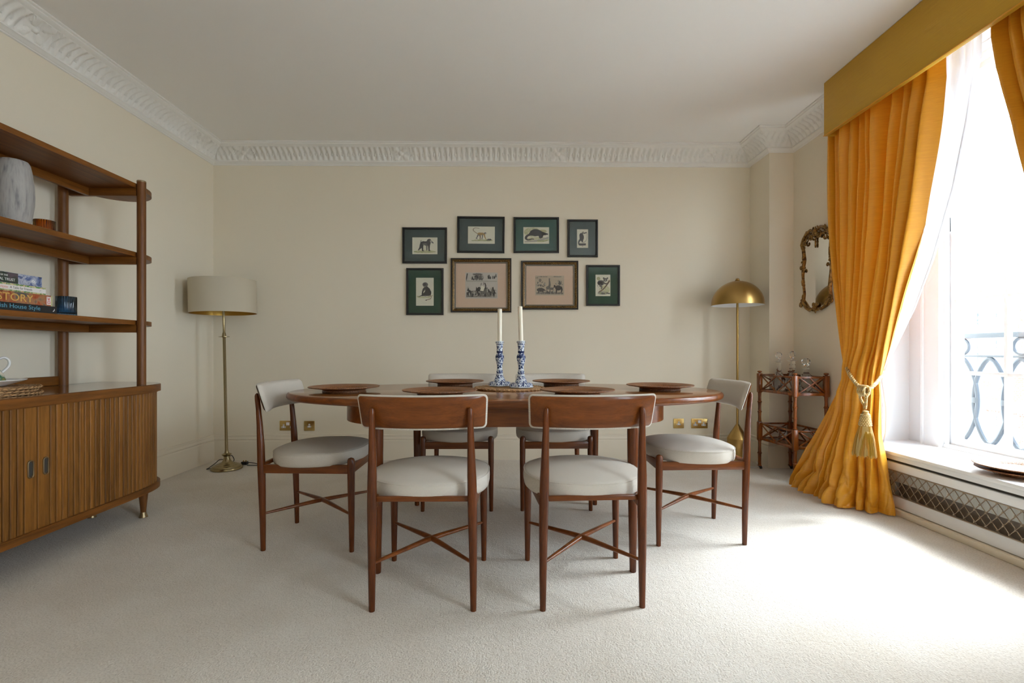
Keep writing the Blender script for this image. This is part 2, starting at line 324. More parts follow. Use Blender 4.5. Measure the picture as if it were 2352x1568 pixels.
# ------------------------------------------------------------------ mesh helpers
class MB:
    def __init__(s): s.bm = bmesh.new(); s.mi = 0
    def face(s, vs, mi=None):
        try: f = s.bm.faces.new(vs)
        except ValueError: return None
        f.material_index = s.mi if mi is None else mi
        return f
    def box(s, lo, hi, bev=0.0, seg=2, M=None):
        n0 = len(s.bm.verts)
        t = bmesh.new(); bmesh.ops.create_cube(t, size=1.0)
        c = [(a + b_) / 2 for a, b_ in zip(lo, hi)]; d = [abs(b_ - a) for a, b_ in zip(lo, hi)]
        for v in t.verts: v.co = Vector((v.co.x * d[0] + c[0], v.co.y * d[1] + c[1], v.co.z * d[2] + c[2]))
        if bev: bmesh.ops.bevel(t, geom=list(t.edges), offset=bev, segments=seg, affect='EDGES', profile=0.5)
        s.add(t, M); return s
    def add(s, t, M=None):
        mp = {}
        for v in t.verts: mp[v] = s.bm.verts.new((M @ v.co) if M else v.co)
        for f in t.faces: s.face([mp[v] for v in f.verts])
        t.free()
    def lathe(s, prof, c=(0, 0, 0), seg=40, M=None, mod=None, cap=True, axis=None):
        rings = []
        for (r, z) in prof:
            ring = []
            for k in range(seg):
                a = 2 * pi * k / seg; rr = max(r, 1e-5)
                if mod: rr = mod(rr, z, a)
                p = Vector((c[0] + rr * cos(a), c[1] + rr * sin(a), c[2] + z))
                ring.append(s.bm.verts.new((M @ p) if M else p))
            rings.append(ring)
        for a_, b_ in zip(rings, rings[1:]):
            for k in range(seg): s.face([a_[k], a_[(k + 1) % seg], b_[(k + 1) % seg], b_[k]])
        if cap:
            s.face(list(reversed(rings[0]))); s.face(rings[-1])
        return s
    def tube(s, path, rad, seg=12, closed=False, cap=True, flat=None, up=None):
        P = [Vector(p) for p in path]; n = len(P)
        R = rad if isinstance(rad, (list, tuple)) else [rad] * n
        rings = []; prev = None
        for i in range(n):
            if closed: t = P[(i + 1) % n] - P[i - 1]
            else: t = P[min(i + 1, n - 1)] - P[max(i - 1, 0)]
            t.normalize()
            if prev is None:
                u = Vector(up) if up else (Vector((0, 0, 1)) if abs(t.z) < 0.9 else Vector((0, 1, 0)))
            else: u = prev
            u = (u - t * u.dot(t)); 
            if u.length < 1e-6: u = t.orthogonal()
            u.normalize(); prev = u; v = t.cross(u)
            fx, fy = (1, 1) if not flat else flat
            rings.append([s.bm.verts.new(P[i] + (u * cos(2 * pi * k / seg) * fx + v * sin(2 * pi * k / seg) * fy) * R[i]) for k in range(seg)])
        m_ = n if closed else n - 1
        for i in range(m_):
            a_, b_ = rings[i], rings[(i + 1) % n]
            for k in range(seg): s.face([a_[k], a_[(k + 1) % seg], b_[(k + 1) % seg], b_[k]])
        if cap and not closed:
            s.face(list(reversed(rings[0]))); s.face(rings[-1])
        return s
    def beam(s, a, b_, w, h, bev=0.0):   # square bar from a to b, width w across, height h up
        a = Vector(a); b_ = Vector(b_); d = b_ - a; L_ = d.length
        x = d.normalized(); up = Vector((0, 0, 1)) if abs(x.z) < 0.95 else Vector((0, 1, 0))
        y = up.cross(x).normalized(); z = x.cross(y)
        M = Matrix((( x.x, y.x, z.x, a.x), (x.y, y.y, z.y, a.y), (x.z, y.z, z.z, a.z), (0, 0, 0, 1)))
        return s.box((0, -w / 2, -h / 2), (L_, w / 2, h / 2), bev, 2, M)
    def prism(s, poly, z0, z1, M=None, bev=0.0):
        t = bmesh.new()
        vb = [t.verts.new((x, y, z0)) for x, y in poly]; vt = [t.verts.new((x, y, z1)) for x, y in poly]
        t.faces.new(list(reversed(vb))); t.faces.new(vt); n = len(poly)
        for i in range(n): t.faces.new([vb[i], vb[(i + 1) % n], vt[(i + 1) % n], vt[i]])
        if bev:
            es = [e for e in t.edges if abs(e.verts[0].co.z - e.verts[1].co.z) < 1e-6]
            bmesh.ops.bevel(t, geom=es, offset=bev, segments=3, affect='EDGES', profile=0.5)
        s.add(t, M); return s
    def grid(s, fn, nu, nv, closeu=False):
        g = [[s.bm.verts.new(fn(i / (nu - (0 if closeu else 1)), j / (nv - 1))) for j in range(nv)] for i in range(nu)]
        for i in range(nu if closeu else nu - 1):
            for j in range(nv - 1):
                i2 = (i + 1) % nu
                s.face([g[i][j], g[i2][j], g[i2][j + 1], g[i][j + 1]])
        return g
    def blob(s, c, r, sub=2, sc=(1, 1, 1), M=None):
        t = bmesh.new(); bmesh.ops.create_icosphere(t, subdivisions=sub, radius=r)
        for v in t.verts: v.co = Vector((v.co.x * sc[0] + c[0], v.co.y * sc[1] + c[1], v.co.z * sc[2] + c[2]))
        s.add(t, M); return s
    def build(s, name, mats, parent=None, smooth=True, angle=35, loc=None):
        bm = s.bm
        bmesh.ops.recalc_face_normals(bm, faces=bm.faces)
        if smooth:
            la = radians(angle)
            for f in bm.faces: f.smooth = True
            for e in bm.edges:
                if len(e.link_faces) == 2 and e.calc_face_angle(0) > la: e.smooth = False
        me = bpy.data.meshes.new(name); bm.to_mesh(me); bm.free()
        for m_ in (mats if isinstance(mats, (list, tuple)) else [mats]): me.materials.append(MAT[m_])
        o = bpy.data.objects.new(name, me); COL.objects.link(o)
        if parent: o.parent = parent
        if loc: o.location = loc
        return o
def tag(o, label, cat, group=None):
    o['label'] = label; o['category'] = cat
    if group: o['group'] = group
    return o
def thing(name, loc, label, cat, rz=0.0, group=None):
    o = bpy.data.objects.new(name, None); COL.objects.link(o)
    o.location = loc; o.rotation_euler = (0, 0, rz); o.empty_display_size = 0.1
    return tag(o, label, cat, group)
def struct(o): o['kind'] = 'structure'; return o
def dup(root, loc, rz=0.0, label=None):
    r = root.copy(); COL.objects.link(r); r.location = loc; r.rotation_euler = (0, 0, rz)
    if label: r['label'] = label
    for ch in list(root.children):
        c = ch.copy(); COL.objects.link(c); c.parent = r
        for g in list(ch.children):
            d = g.copy(); COL.objects.link(d); d.parent = c
    return r
def crom(pts, n):
    """n points evenly spaced along a Catmull-Rom curve through pts"""
    P = [Vector(p) for p in pts]; Q = [P[0] * 2 - P[1]] + P + [P[-1] * 2 - P[-2]]; out = []
    for i in range(1, len(Q) - 2):
        for k in range(12):
            t = k / 12
            a, b_, c, d = Q[i - 1], Q[i], Q[i + 1], Q[i + 2]
            out.append(0.5 * ((2 * b_) + (c - a) * t + (2 * a - 5 * b_ + 4 * c - d) * t * t + (3 * b_ - a - 3 * c + d) * t ** 3))
    out.append(P[-1]); L_ = [0.0]
    for a, b_ in zip(out, out[1:]): L_.append(L_[-1] + (b_ - a).length)
    res = []; j = 0
    for i in range(n):
        s = L_[-1] * i / (n - 1)
        while j < len(L_) - 2 and L_[j + 1] < s: j += 1
        q = (s - L_[j]) / max(L_[j + 1] - L_[j], 1e-9)
        res.append(out[j].lerp(out[j + 1], min(max(q, 0), 1)))
    return res
def interp(z, tab):
    if z <= tab[0][0]: return tab[0][1]
    for (a, va), (b_, vb) in zip(tab, tab[1:]):
        if z <= b_:
            t = (z - a) / (b_ - a); return va + (vb - va) * t
    return tab[-1][1]
def rrect(w_, h_, r, k=6):
    out = []
    for cx_, cy_, a0 in ((w_ / 2 - r, h_ / 2 - r, 0), (-w_ / 2 + r, h_ / 2 - r, pi / 2), (-w_ / 2 + r, -h_ / 2 + r, pi), (w_ / 2 - r, -h_ / 2 + r, 1.5 * pi)):
        for i in range(k + 1):
            a = a0 + pi / 2 * i / k; out.append((cx_ + r * cos(a), cy_ + r * sin(a)))
    return out
def densify(poly, step):
    out = []; n = len(poly)
    for i in range(n):
        a = Vector(poly[i]); b_ = Vector(poly[(i + 1) % n]); k = max(1, int((b_ - a).length / step))
        for j in range(k): out.append(tuple(a.lerp(b_, j / k)))
    return out
def text_mesh(body, size, M, mb, mi, align='RIGHT', sx=1.0, depth=0.0003):
    cu = bpy.data.curves.new('lettering', 'FONT'); cu.body = body; cu.size = size; cu.align_x = align; cu.extrude = depth
    cu.resolution_u = 3
    to = bpy.data.objects.new('lettering', cu); COL.objects.link(to)
    bpy.context.view_layer.update()
    me = bpy.data.meshes.new_from_object(to.evaluated_get(bpy.context.evaluated_depsgraph_get()))
    t = bmesh.new(); t.from_mesh(me)
    for v in t.verts: v.co.x *= sx
    old = mb.mi; mb.mi = mi; mb.add(t, M); mb.mi = old
    bpy.data.objects.remove(to); bpy.data.curves.remove(cu); bpy.data.meshes.remove(me)

# ------------------------------------------------------------------ room shell
XL, XR, YB, ZC, YR = -2.581, 2.355, 4.271, 2.735, -3.6
XRET, YP = 2.154, 3.951                       # pier in the far right corner
WY0, WY1 = 1.38, 3.22                         # window recess along the right wall
mb = MB(); mb.box((XL - 0.15, YR - 0.15, -0.12), (XR + 0.8, YB + 0.15, 0.0)); struct(mb.build('floor', 'carpet', smooth=False))
mb = MB(); mb.box((XL - 0.15, YR - 0.15, ZC), (XR + 0.8, YB + 0.15, ZC + 0.12)); struct(mb.build('ceiling', 'ceiling_paint', smooth=False))
mb = MB(); mb.box((XL - 0.15, YR, 0), (XL, YB, ZC)); struct(mb.build('wall_left', 'wall_paint', smooth=False))
mb = MB(); mb.box((XL - 0.15, YB, 0), (XRET, YB + 0.15, ZC)); mb.box((XRET, YP, 0), (XR + 0.5, YB + 0.15, ZC)); struct(mb.build('wall_back', 'wall_paint', smooth=False))
mb = MB(); mb.box((XL - 0.15, YR - 0.15, 0), (XR + 0.5, YR, ZC)); struct(mb.build('wall_front', 'wall_paint', smooth=False))
XO = 2.83                                     # outer face of the sash box
W2 = (-1.77, 0.07)
mb = MB()
for (y0, y1) in ((YR, W2[0]), (W2[1], WY0), (WY1, YP)):
    mb.box((XR, y0, 0), (XO, y1, ZC))
for (y0, y1) in (W2, (WY0, WY1)):
    mb.box((XR, y0, 2.70), (XO, y1, ZC))
    mb.box((2.60, y0, 0), (XO, y1, 0.33))
struct(mb.build('wall_right', 'wall_paint', smooth=False))

def sweep(plan, prof, step, hfun=None, name='trim', mat='plaster_white', closed=False, segs=None):
    """moulding along the walls: plan polyline with the room on its right, profile of (offset, z)"""
    mb = MB(); n = len(plan)
    def nrm(a, b_): d = (Vector(b_) - Vector(a)).normalized(); return Vector((d.y, -d.x)), d
    for i in range(n - 1):
        if segs is not None and i not in segs: continue
        nn, d = nrm(plan[i], plan[i + 1])
        n0 = nrm(plan[i - 1], plan[i])[0] if i > 0 else nn
        n1 = nrm(plan[i + 1], plan[i + 2])[0] if i < n - 2 else nn
        m0 = (n0 + nn) / (1 + n0.dot(nn)); m1 = (n1 + nn) / (1 + n1.dot(nn))
        L_ = (Vector(plan[i + 1]) - Vector(plan[i])).length
        k = max(2, int(L_ / step) + 1)
        zs = []
        for j, (o_, z_) in enumerate(prof):
            a = prof[max(j - 1, 0)]; b_ = prof[min(j + 1, len(prof) - 1)]
            t = Vector((b_[0] - a[0], b_[1] - a[1])).normalized(); zs.append(Vector((-t.y, t.x)))
        rows = []
        for q in range(k):
            t = q / (k - 1); row = []
            for j, (o_, z_) in enumerate(prof):
                A = Vector(plan[i]) + m0 * o_; B = Vector(plan[i + 1]) + m1 * o_
                p = A.lerp(B, t); s_ = (p - Vector(plan[i])).dot(d)
                h = hfun(i, s_, L_, j) if hfun else 0.0
                e_ = min(t, 1 - t) * (B - A).length
                oo = zs[j] * (-h * min(1.0, e_ / 0.012))
                p = p + nn * (-oo.x if False else oo.x)
                row.append(mb.bm.verts.new((p.x, p.y, z_ + oo.y)))
            rows.append(row)
        for a_, b_ in zip(rows, rows[1:]):
            for j in range(len(prof) - 1): mb.face([a_[j], b_[j], b_[j + 1], a_[j + 1]])
    o = mb.build(name, mat, angle=50); return struct(o)

# cornice profile, ceiling edge down to the wall; the middle points form the fluted cove
cor = [(0.172, ZC - 0.001), (0.172, ZC - 0.010), (0.160, ZC - 0.013), (0.160, ZC - 0.020), (0.146, ZC - 0.030), (0.136, ZC - 0.032)]
NC = 15
for k in range(NC):
    t = k / (NC - 1); a = t * pi / 2
    cor.append((0.028 + 0.102 * (1 - sin(a)) ** 0.9 + 0.004, ZC - 0.036 - 0.078 * (1 - cos(a)) ** 0.85))
cor += [(0.034, ZC - 0.118), (0.036, ZC - 0.126), (0.026, ZC - 0.130), (0.022, ZC - 0.138), (0.010, ZC - 0.142), (0.008, ZC - 0.148), (0.0, ZC - 0.150)]
cor = list(reversed(cor))
C0 = len(cor) - 6 - NC
PITCH = 0.0465
ROS = {1: [0.30 + 1.36 * k for k in range(4)], 0: [7.871 - 0.31 - 1.36 * k for k in range(5)], 4: [0.62 + 1.36 * k for k in range(3)], 2: [], 3: []}
def flute(i, s, L_, j):
    v = (j - C0) / (NC - 1)                     # 0 bottom .. 1 top of the cove
    if v < 0 or v > 1: return 0.0
    for c in ROS[i]:
        if abs(s - c) < 0.088:
            x = (s - c) / 0.060; y = (v - 0.5) * 2.2; r = sqrt(x * x + y * y); a = atan2(y, x)
            if abs(s - c) > 0.076: return 0.003 if abs(s - c) > 0.080 else -0.004
            if r < 0.28: return 0.014 * sqrt(1 - (r / 0.28) ** 2) + 0.005
            if max(abs(x), abs(y)) < 1.0: return 0.012 * max(0, cos(4 * a + pi)) ** 0.7 * min(1, (r - 0.28) * 4) + 0.005 * max(0, cos(12 * a)) * 0.5
            return 0.0
    ph = (s / PITCH) % 1.0
    edge = min(1.0, min(v, 1 - v) * 9)
    lean = 0.0
    if ph < 0.60: h = 0.0110 * sqrt(max(0, 1 - ((ph - 0.30) / 0.30) ** 2)) * edge
    else:
        q = (ph - 0.80) / 0.16; e = (v - 0.42) / 0.12
        h = 0.009 * max(0, 1 - q * q - e * e) ** 0.5 if q * q + e * e < 1 else -0.001
    return h
plan = [(XL, YR), (XL, YB), (XRET, YB), (XRET, YP), (XR, YP), (XR, YR)]
planC = [(XL, YR), (XL, YB), (XRET, YB), (XRET, YP), (XR, YP), (XR, 1.6)]
o = sweep(plan, cor, 0.0052, flute, 'trim_1', 'plaster_white')
# skirting board
sk = [(0.0, 0.222), (0.010, 0.220), (0.013, 0.214), (0.010, 0.206), (0.013, 0.196), (0.018, 0.190), (0.018, 0.180), (0.015, 0.176), (0.020, 0.170), (0.022, 0.164), (0.022, 0.0)]
sk = list(reversed(sk))
sweep([(XL, YR), (XL, YB), (XRET, YB)], sk, 1.0, None, 'baseboard_left', 'skirting_paint', segs=[0])
sweep([(XL, YR), (XL, YB), (XRET, YB), (XRET, YP)], sk, 1.0, None, 'baseboard_back', 'skirting_paint', segs=[1])
sweep([(XL, YB), (XRET, YB), (XRET, YP), (XR, YP), (XR, WY1 + 0.06)], sk, 1.0, None, 'baseboard_right', 'skirting_paint', segs=[1, 2, 3])

# ------------------------------------------------------------------ windows (1 in view, 2 out of frame further along the same wall)
def sash_window(y0, y1, n, full=True):
    root = bpy.data.objects.new('window_%d' % n, None); COL.objects.link(root); root['kind'] = 'structure'
    yc = (y0 + y1) / 2; gy0, gy1 = yc - 0.65, yc + 0.65; GX = 2.75
    f = MB()                                    # casing, box frame and head
    for s_ in (1, -1):
        ya = yc + s_ * 0.92; yb = yc + s_ * 0.785; yd = yc + s_ * 0.66
        f.box((2.69, min(ya, yb), 0.33), (2.83, max(ya, yb), 2.70), 0.003)
        f.box((2.665, min(yb, yd), 0.33), (2.83, max(yb, yd), 2.64), 0.004)
        f.box((2.655, min(yb, yb - s_ * 0.02), 0.36), (2.70, max(yb, yb - s_ * 0.02), 2.64), 0.004)
        f.box((2.70, min(yd, yd - s_ * 0.012), 0.36), (2.725, max(yd, yd - s_ * 0.012), 2.60), 0.002)
    f.box((2.66, yc - 0.78, 2.60), (2.83, yc + 0.78, 2.70), 0.004)
    f.box((2.63, yc - 0.80, 2.63), (2.67, yc + 0.80, 2.665), 0.006)
    f.box((2.60, yc - 0.92, 2.665), (2.83, yc + 0.92, 2.70), 0.006)
    f.box((2.70, yc - 0.66, 2.57), (2.83, yc + 0.66, 2.61), 0.003)
    f.box((2.69, yc - 0.66, 0.33), (2.84, yc + 0.66, 0.385), 0.006)
    f.build('window_frame', 'joinery_white', root)
    def sash(name, gx, z0, z1, bars, br, tr):
        s_ = MB(); t = 0.018
        s_.box((gx - t, gy0 - 0.01, z0 - br), (gx + t, gy1 + 0.01, z0), 0.003)
        s_.box((gx - t, gy0 - 0.01, z1), (gx + t, gy1 + 0.01, z1 + tr), 0.003)
        for y in (gy0, gy1): s_.box((gx - t - 0.0008, y - 0.022, z0 - br + 0.001), (gx + t + 0.0008, y + 0.022, z1 + tr - 0.001), 0.003)
        for k in range(1, 4):
            y = gy0 + (gy1 - gy0) * k / 4; s_.box((gx - 0.0147, y - 0.011, z0 - 0.004), (gx + 0.0147, y + 0.011, z1 + 0.004), 0.003)
        for z in bars: s_.box((gx - 0.0138, gy0, z - 0.0105), (gx + 0.0138, gy1, z + 0.0105), 0.003)
        so_ = s_.build(name, 'joinery_white', root)
        g = MB(); g.box((gx - 0.0015, gy0, z0), (gx + 0.0015, gy1, z1)); g.build('pane', 'pane_glass', so_, smooth=False)
    sash('lower_sash', GX, 0.425, 1.655, (0.826, 1.262), 0.05, 0.04)
    sash('upper_sash', GX + 0.045, 1.70, 2.56, (2.14,), 0.045, 0.03)
    if full:
        c = MB(); c.tube([(2.735, yc + 0.655, 1.60), (2.733, yc + 0.655, 1.78)], 0.003, 6); c.build('sash_cord', 'dark_hole', root)
        l = MB(); l.box((2.726, 2.17, 0.392), (2.733, 2.20, 0.397)); l.build('sash_lift', 'dark_hole', root)
    s_ = MB()                                    # window board with a two-step nosing
    s_.box((2.268, y0 - 0.06, 0.342), (2.70, y1 + 0.012, 0.364), 0.005)
    s_.box((2.285, y0 - 0.05, 0.314), (2.60, y1 + 0.006, 0.339), 0.003)
    s_.build('window_sill', 'joinery_white', root)
    # white lined recess
    r = MB()
    r.box((XR - 0.004, y1 - 0.012, 0.33), (2.69, y1 + 0.0, 2.70)); r.box((XR - 0.004, y0, 0.33), (2.69, y0 + 0.012, 2.70)); r.box((XR, y0, 2.69), (2.69, y1, 2.70))
    r.build('recess_lining', 'joinery_white', root, smooth=False)
    return root
sash_window(WY0, WY1, 1)
sash_window(W2[0], W2[1], 2, False)

# radiator and its lattice cover under window 1
rc = thing('radiator_cover', (2.30, 2.28, 0), 'white low radiator cover with a brass diamond lattice under the window sill', 'radiator cover')
y0, y1 = WY0 - 0.05 - 2.28, 3.20 - 2.28
m_ = MB()
m_.box((-0.010, y0, 0.252), (0.012, y1, 0.298), 0.003); m_.box((-0.010, y0, 0.038), (0.012, y1, 0.105), 0.003)
m_.box((-0.010, y1 - 0.05, 0.10), (0.012, y1, 0.26), 0.003); m_.box((-0.010, y0, 0.10), (0.012, y0 + 0.05, 0.26), 0.003)
m_.build('frame', 'joinery_white', rc)
m_ = MB(); m_.box((-0.035, y0, 0.0), (0.012, y1, 0.034), 0.006); m_.build('plinth', 'skirting_paint', rc)
m_ = MB(); m_.box((0.008, y0, 0.298), (0.05, y1, 0.314)); m_.build('gap_shade', 'gap_dark', rc)  # solid dark strip painted for the shade in the open gap under the sill
m_ = MB(); 
for z in (0.2495, 0.1075): m_.box((-0.013, y0, z - 0.0025), (-0.004, y1, z + 0.0025), 0.001)
m_.build('beading', 'grille_brass', rc)
m_ = MB(); gw, gh = 0.055, 0.0635; gz0, gz1 = 0.104, 0.253
yy = y0 - 0.3
sl = gh / gw
y = y0 - 0.25
while y < y1 + 0.05:
    for s_ in (1, -1):
        a = (y, gz0); b_ = (y + (gz1 - gz0) / sl, gz1)
        if s_ == -1: a = (y, gz1); b_ = (y + (gz1 - gz0) / sl, gz0)
        ya, yb = max(a[0], y0), min(b_[0], y1)
        if yb - ya > 0.004:
            za = a[1] + s_ * (ya - a[0]) * sl; zb = a[1] + s_ * (yb - a[0]) * sl
            m_.tube([(0.002 * s_, ya, za), (0.002 * s_, yb, zb)], 0.0022, 6, flat=(1, 1))
    y += gw
y = y0 - 0.25; nodes = []
k = 0
while y < y1:
    for r_ in range(0, 6):
        # crossings of the rising and falling families
        z = gz0 + r_ * gh / 2; off = (gz1 - gz0) / sl
        yk = y + (z - gz0) / sl
        if y0 < yk < y1 and gz0 < z < gz1 - 0.002: nodes.append((yk, z))
    y += gw
offy = ((gz1 - gz0) / sl) % gw
y = y0 - 0.25
while y < y1 + 0.3:                              # rosettes where rising bar from y meets falling bar from y2
    for q in range(0, 5):
        y2 = y - q * gw + 0 * offy
        yk = (y + y2 + (gz1 - gz0) / sl) / 2; z = gz0 + (yk - y) * sl
        if y0 + 0.01 < yk < y1 - 0.01 and gz0 + 0.002 < z < gz1 - 0.002: m_.blob((-0.004, yk, z), 0.0058, 1, (0.5, 1, 1))
    for q in range(1, 5):
        y2 = y + q * gw
        yk = (y + y2 + (gz1 - gz0) / sl) / 2; z = gz0 + (yk - y) * sl
        if y0 + 0.01 < yk < y1 - 0.01 and gz0 + 0.002 < z < gz1 - 0.002: m_.blob((-0.004, yk, z), 0.0058, 1, (0.5, 1, 1))
    y += gw
m_.build('grille', 'grille_brass', rc)
rd = MB(); rd.box((2.335, 1.45, 0.172), (2.385, 3.16, 0.292), 0.008)
for k in range(43): rd.box((2.3335, 1.47 + k * 0.0385, 0.180), (2.337, 1.500 + k * 0.0385, 0.284), 0.001)
for y in (1.7, 2.9): rd.box((2.345, y, 0.0), (2.370, y + 0.03, 0.18))
tag(rd.build('radiator', 'radiator_white'), 'pale panel radiator behind the brass diamond lattice', 'radiator')
cv = MB(); cv.box((2.395, WY0, 0.0), (2.41, WY1, 0.31)); cv.box((XR, WY0 + 0.001, 0.0), (2.6, WY0 + 0.01, 0.31)); cv.box((XR, WY1 - 0.01, 0.0), (2.6, WY1 - 0.001, 0.31)); struct(cv.build('trim_2', 'cavity', smooth=False))

# ------------------------------------------------------------------ outdoors
go = MB(); go.box((3.6, -30, -4.6), (60, 60, -4.5)); struct(go.build('ground', 'asphalt', smooth=False))
bal = thing('balcony_railing', (3.22, 2.3, 0.28), 'black wrought iron balcony railing of looped ovals and rings outside the window', 'railing')
m_ = MB(); m_.box((-0.02, -1.5, 0.765), (0.02, 1.5, 0.80), 0.006); m_.box((-0.008, -1.5, 0.635), (0.008, 1.5, 0.65), 0.003); m_.box((-0.012, -1.5, 0.03), (0.012, 1.5, 0.045), 0.003)
m_.build('rails', 'iron', bal)
for k in range(-7, 8):
    yk = k * 0.2 + 0.09
    m_ = MB(); pts = []
    for q in range(48):
        a = 2 * pi * q / 48; pts.append((0, yk + 0.10 * sin(a) * (1 - 0.15 * cos(2 * a)), 0.34 + 0.285 * cos(a)))
    m_.tube(pts, 0.0145, 8, closed=True, flat=(1, 1)); m_.build('oval_loop', 'iron', bal)
    if k % 2 == 1:
        m_ = MB(); m_.tube([(0, yk - 0.10 + 0.052 * cos(2 * pi * q / 28) + 0.1, 0.708 + 0.052 * sin(2 * pi * q / 28)) for q in range(28)], 0.010, 8, closed=True); m_.build('ring', 'iron', bal)
    m_ = MB(); m_.box((-0.016, yk + 0.085, 0.32), (0.016, yk + 0.115, 0.36), 0.004); m_.build('collar', 'iron', bal)
for y in (-1.5, 1.5):
    m_ = MB(); m_.box((-0.015, y - 0.015, -0.02), (0.015, y + 0.015, 0.80), 0.003); m_.build('post', 'iron', bal)
bs = MB(); bs.box((2.83, -1.6, 0.10), (3.75, 4.2, 0.26), 0.01); struct(bs.build('trim_3', 'stone'))
def tree(loc, seed, h, label):
    rnd = random.Random(seed); mb_ = MB()
    def br(p, d, L_, r, lv):
        n = 5; pts = [Vector(p)]; dd = Vector(d)
        for i in range(n):
            dd = (dd + Vector((rnd.uniform(-1, 1), rnd.uniform(-1, 1), rnd.uniform(-0.4, 0.8))) * 0.16).normalized(); pts.append(pts[-1] + dd * L_ / n)
        rr = [r * (1 - 0.5 * i / n) for i in range(n + 1)]
        mb_.tube(pts, rr, 8 if lv < 2 else 4)
        if lv >= 5: return
        for i in range(2 if lv == 0 else 1, n + 1):
            for _ in range(2 if lv else 1):
                a = rnd.uniform(0, 2 * pi); nd = (dd * 0.55 + Vector((cos(a), sin(a), rnd.uniform(-0.1, 0.7)))).normalized()
                if lv >= 3 and rnd.random() < 0.45: continue
                br(pts[i], nd, L_ * rnd.uniform(0.48, 0.68), rr[i] * 0.55, lv + 1)
    br((0, 0, 0), (0.03, 0, 1), h, 0.16, 0)
    o_ = mb_.build('street_tree', 'bark', angle=60); o_.location = loc
    tag(o_, label, 'tree'); return o_
tree((9.2, 9.2, -4.5), 5, 5.6, 'bare branched street tree beyond the balcony railing')
bd = thing('brick_house', (17, 17, -4.5), 'red brick terrace with pale stone bands across the street', 'building')
m_ = MB(); m_.box((0, -14, 0), (6, 26, 9.2)); m_.build('wall', 'brick', bd, smooth=False)
m_ = MB()
for z in (0.9, 3.4, 4.7, 6.0, 8.9): m_.box((-0.12, -14, z), (0.1, 26, z + 0.35), 0.02)
m_.build('stone_band', 'stone', bd)
for y in range(-13, 26, 3):
    for z in (1.4, 5.0):
        m_ = MB(); m_.box((-0.10, y - 0.1, z - 0.1), (0.02, y + 1.4, z + 0.0), 0.01); m_.box((-0.1, y - 0.1, z), (0.02, y, z + 1.9)); m_.box((-0.1, y + 1.3, z), (0.02, y + 1.4, z + 1.9)); m_.box((-0.1, y, z + 1.8), (0.02, y + 1.3, z + 1.9)); m_.box((-0.07, y + 0.62, z), (0.02, y + 0.68, z + 1.9)); m_.box((-0.07, y, z + 0.9), (0.02, y + 1.3, z + 0.96))
        wf = m_.build('window', 'joinery_white', bd); g_ = MB(); g_.box((-0.03, y, z), (0.01, y + 1.3, z + 1.8)); g_.build('pane', 'window_dark', wf, smooth=False)
m_ = MB(); m_.prism([(-0.3, 0), (6.3, 0), (3, 1.4)], -26, 14, Matrix(((1, 0, 0, 0), (0, 0, -1, 0), (0, 1, 0, 9.2), (0, 0, 0, 1)))); m_.build('roof', 'slate', bd, smooth=False)

# ------------------------------------------------------------------ dining table
TC = (-0.007, 2.552); TZ = 0.752
tb = thing('dining_table', (TC[0], TC[1], 0), 'large oval brown wooden dining table with a glossy top in the middle of the room', 'table')
m_ = MB()
edge = [(0.0, TZ), (0.985, TZ), (0.991, TZ - 0.002), (0.996, TZ - 0.006), (0.9995, TZ - 0.012), (1.0, TZ - 0.018), (0.998, TZ - 0.025), (0.992, TZ - 0.031), (0.984, TZ - 0.034), (0.0, TZ - 0.034)]
NS = 128
def oval(a, ea, eb, n=2.12): return ea * abs(cos(a)) ** (2 / n) * (1 if cos(a) >= 0 else -1), eb * abs(sin(a)) ** (2 / n) * (1 if sin(a) >= 0 else -1)
rings = []
for s_, z in edge:
    ins = (1 - s_) * 0.9 if s_ > 0.5 else None
    ring = []
    for k in range(NS):
        a = 2 * pi * k / NS
        if s_ == 0: ring = None; break
        x, y = oval(a, 1.121 - ins, 0.56 - ins); ring.append(m_.bm.verts.new((x, y, z)))
    rings.append(ring)
rr = [r for r in rings if r]
for a_, b_ in zip(rr, rr[1:]):
    for k in range(NS): m_.face([a_[k], a_[(k + 1) % NS], b_[(k + 1) % NS], b_[k]], 1)
m_.face(rr[0]); m_.face(list(reversed(rr[-1])), 1)
m_.build('tabletop', ['teak_top', 'teak_x'], tb)
m_ = MB(); NA = 96; g = []
for (ea, eb, z) in ((0.80, 0.478, 0.718), (0.80, 0.478, 0.632), (0.778, 0.456, 0.632), (0.778, 0.456, 0.718)):
    g.append([m_.bm.verts.new((*oval(2 * pi * k / NA, ea - 0.02, eb, 3.4), z)) for k in range(NA)])
for i in range(4):
    for k in range(NA): m_.face([g[i][k], g[i][(k + 1) % NA], g[(i + 1) % 4][(k + 1) % NA], g[(i + 1) % 4][k]])
m_.build('apron', 'teak_x', tb)
for sx in (-1, 1):
    for sy in (-1, 1):
        m_ = MB(); m_.lathe([(0.013, 0), (0.0145, 0.003), (0.0185, 0.2), (0.023, 0.45), (0.0245, 0.60), (0.0245, 0.719)], (sx * 0.553, sy * 0.457 + (0.0), 0), 20); m_.build('leg', 'teak_z', tb)

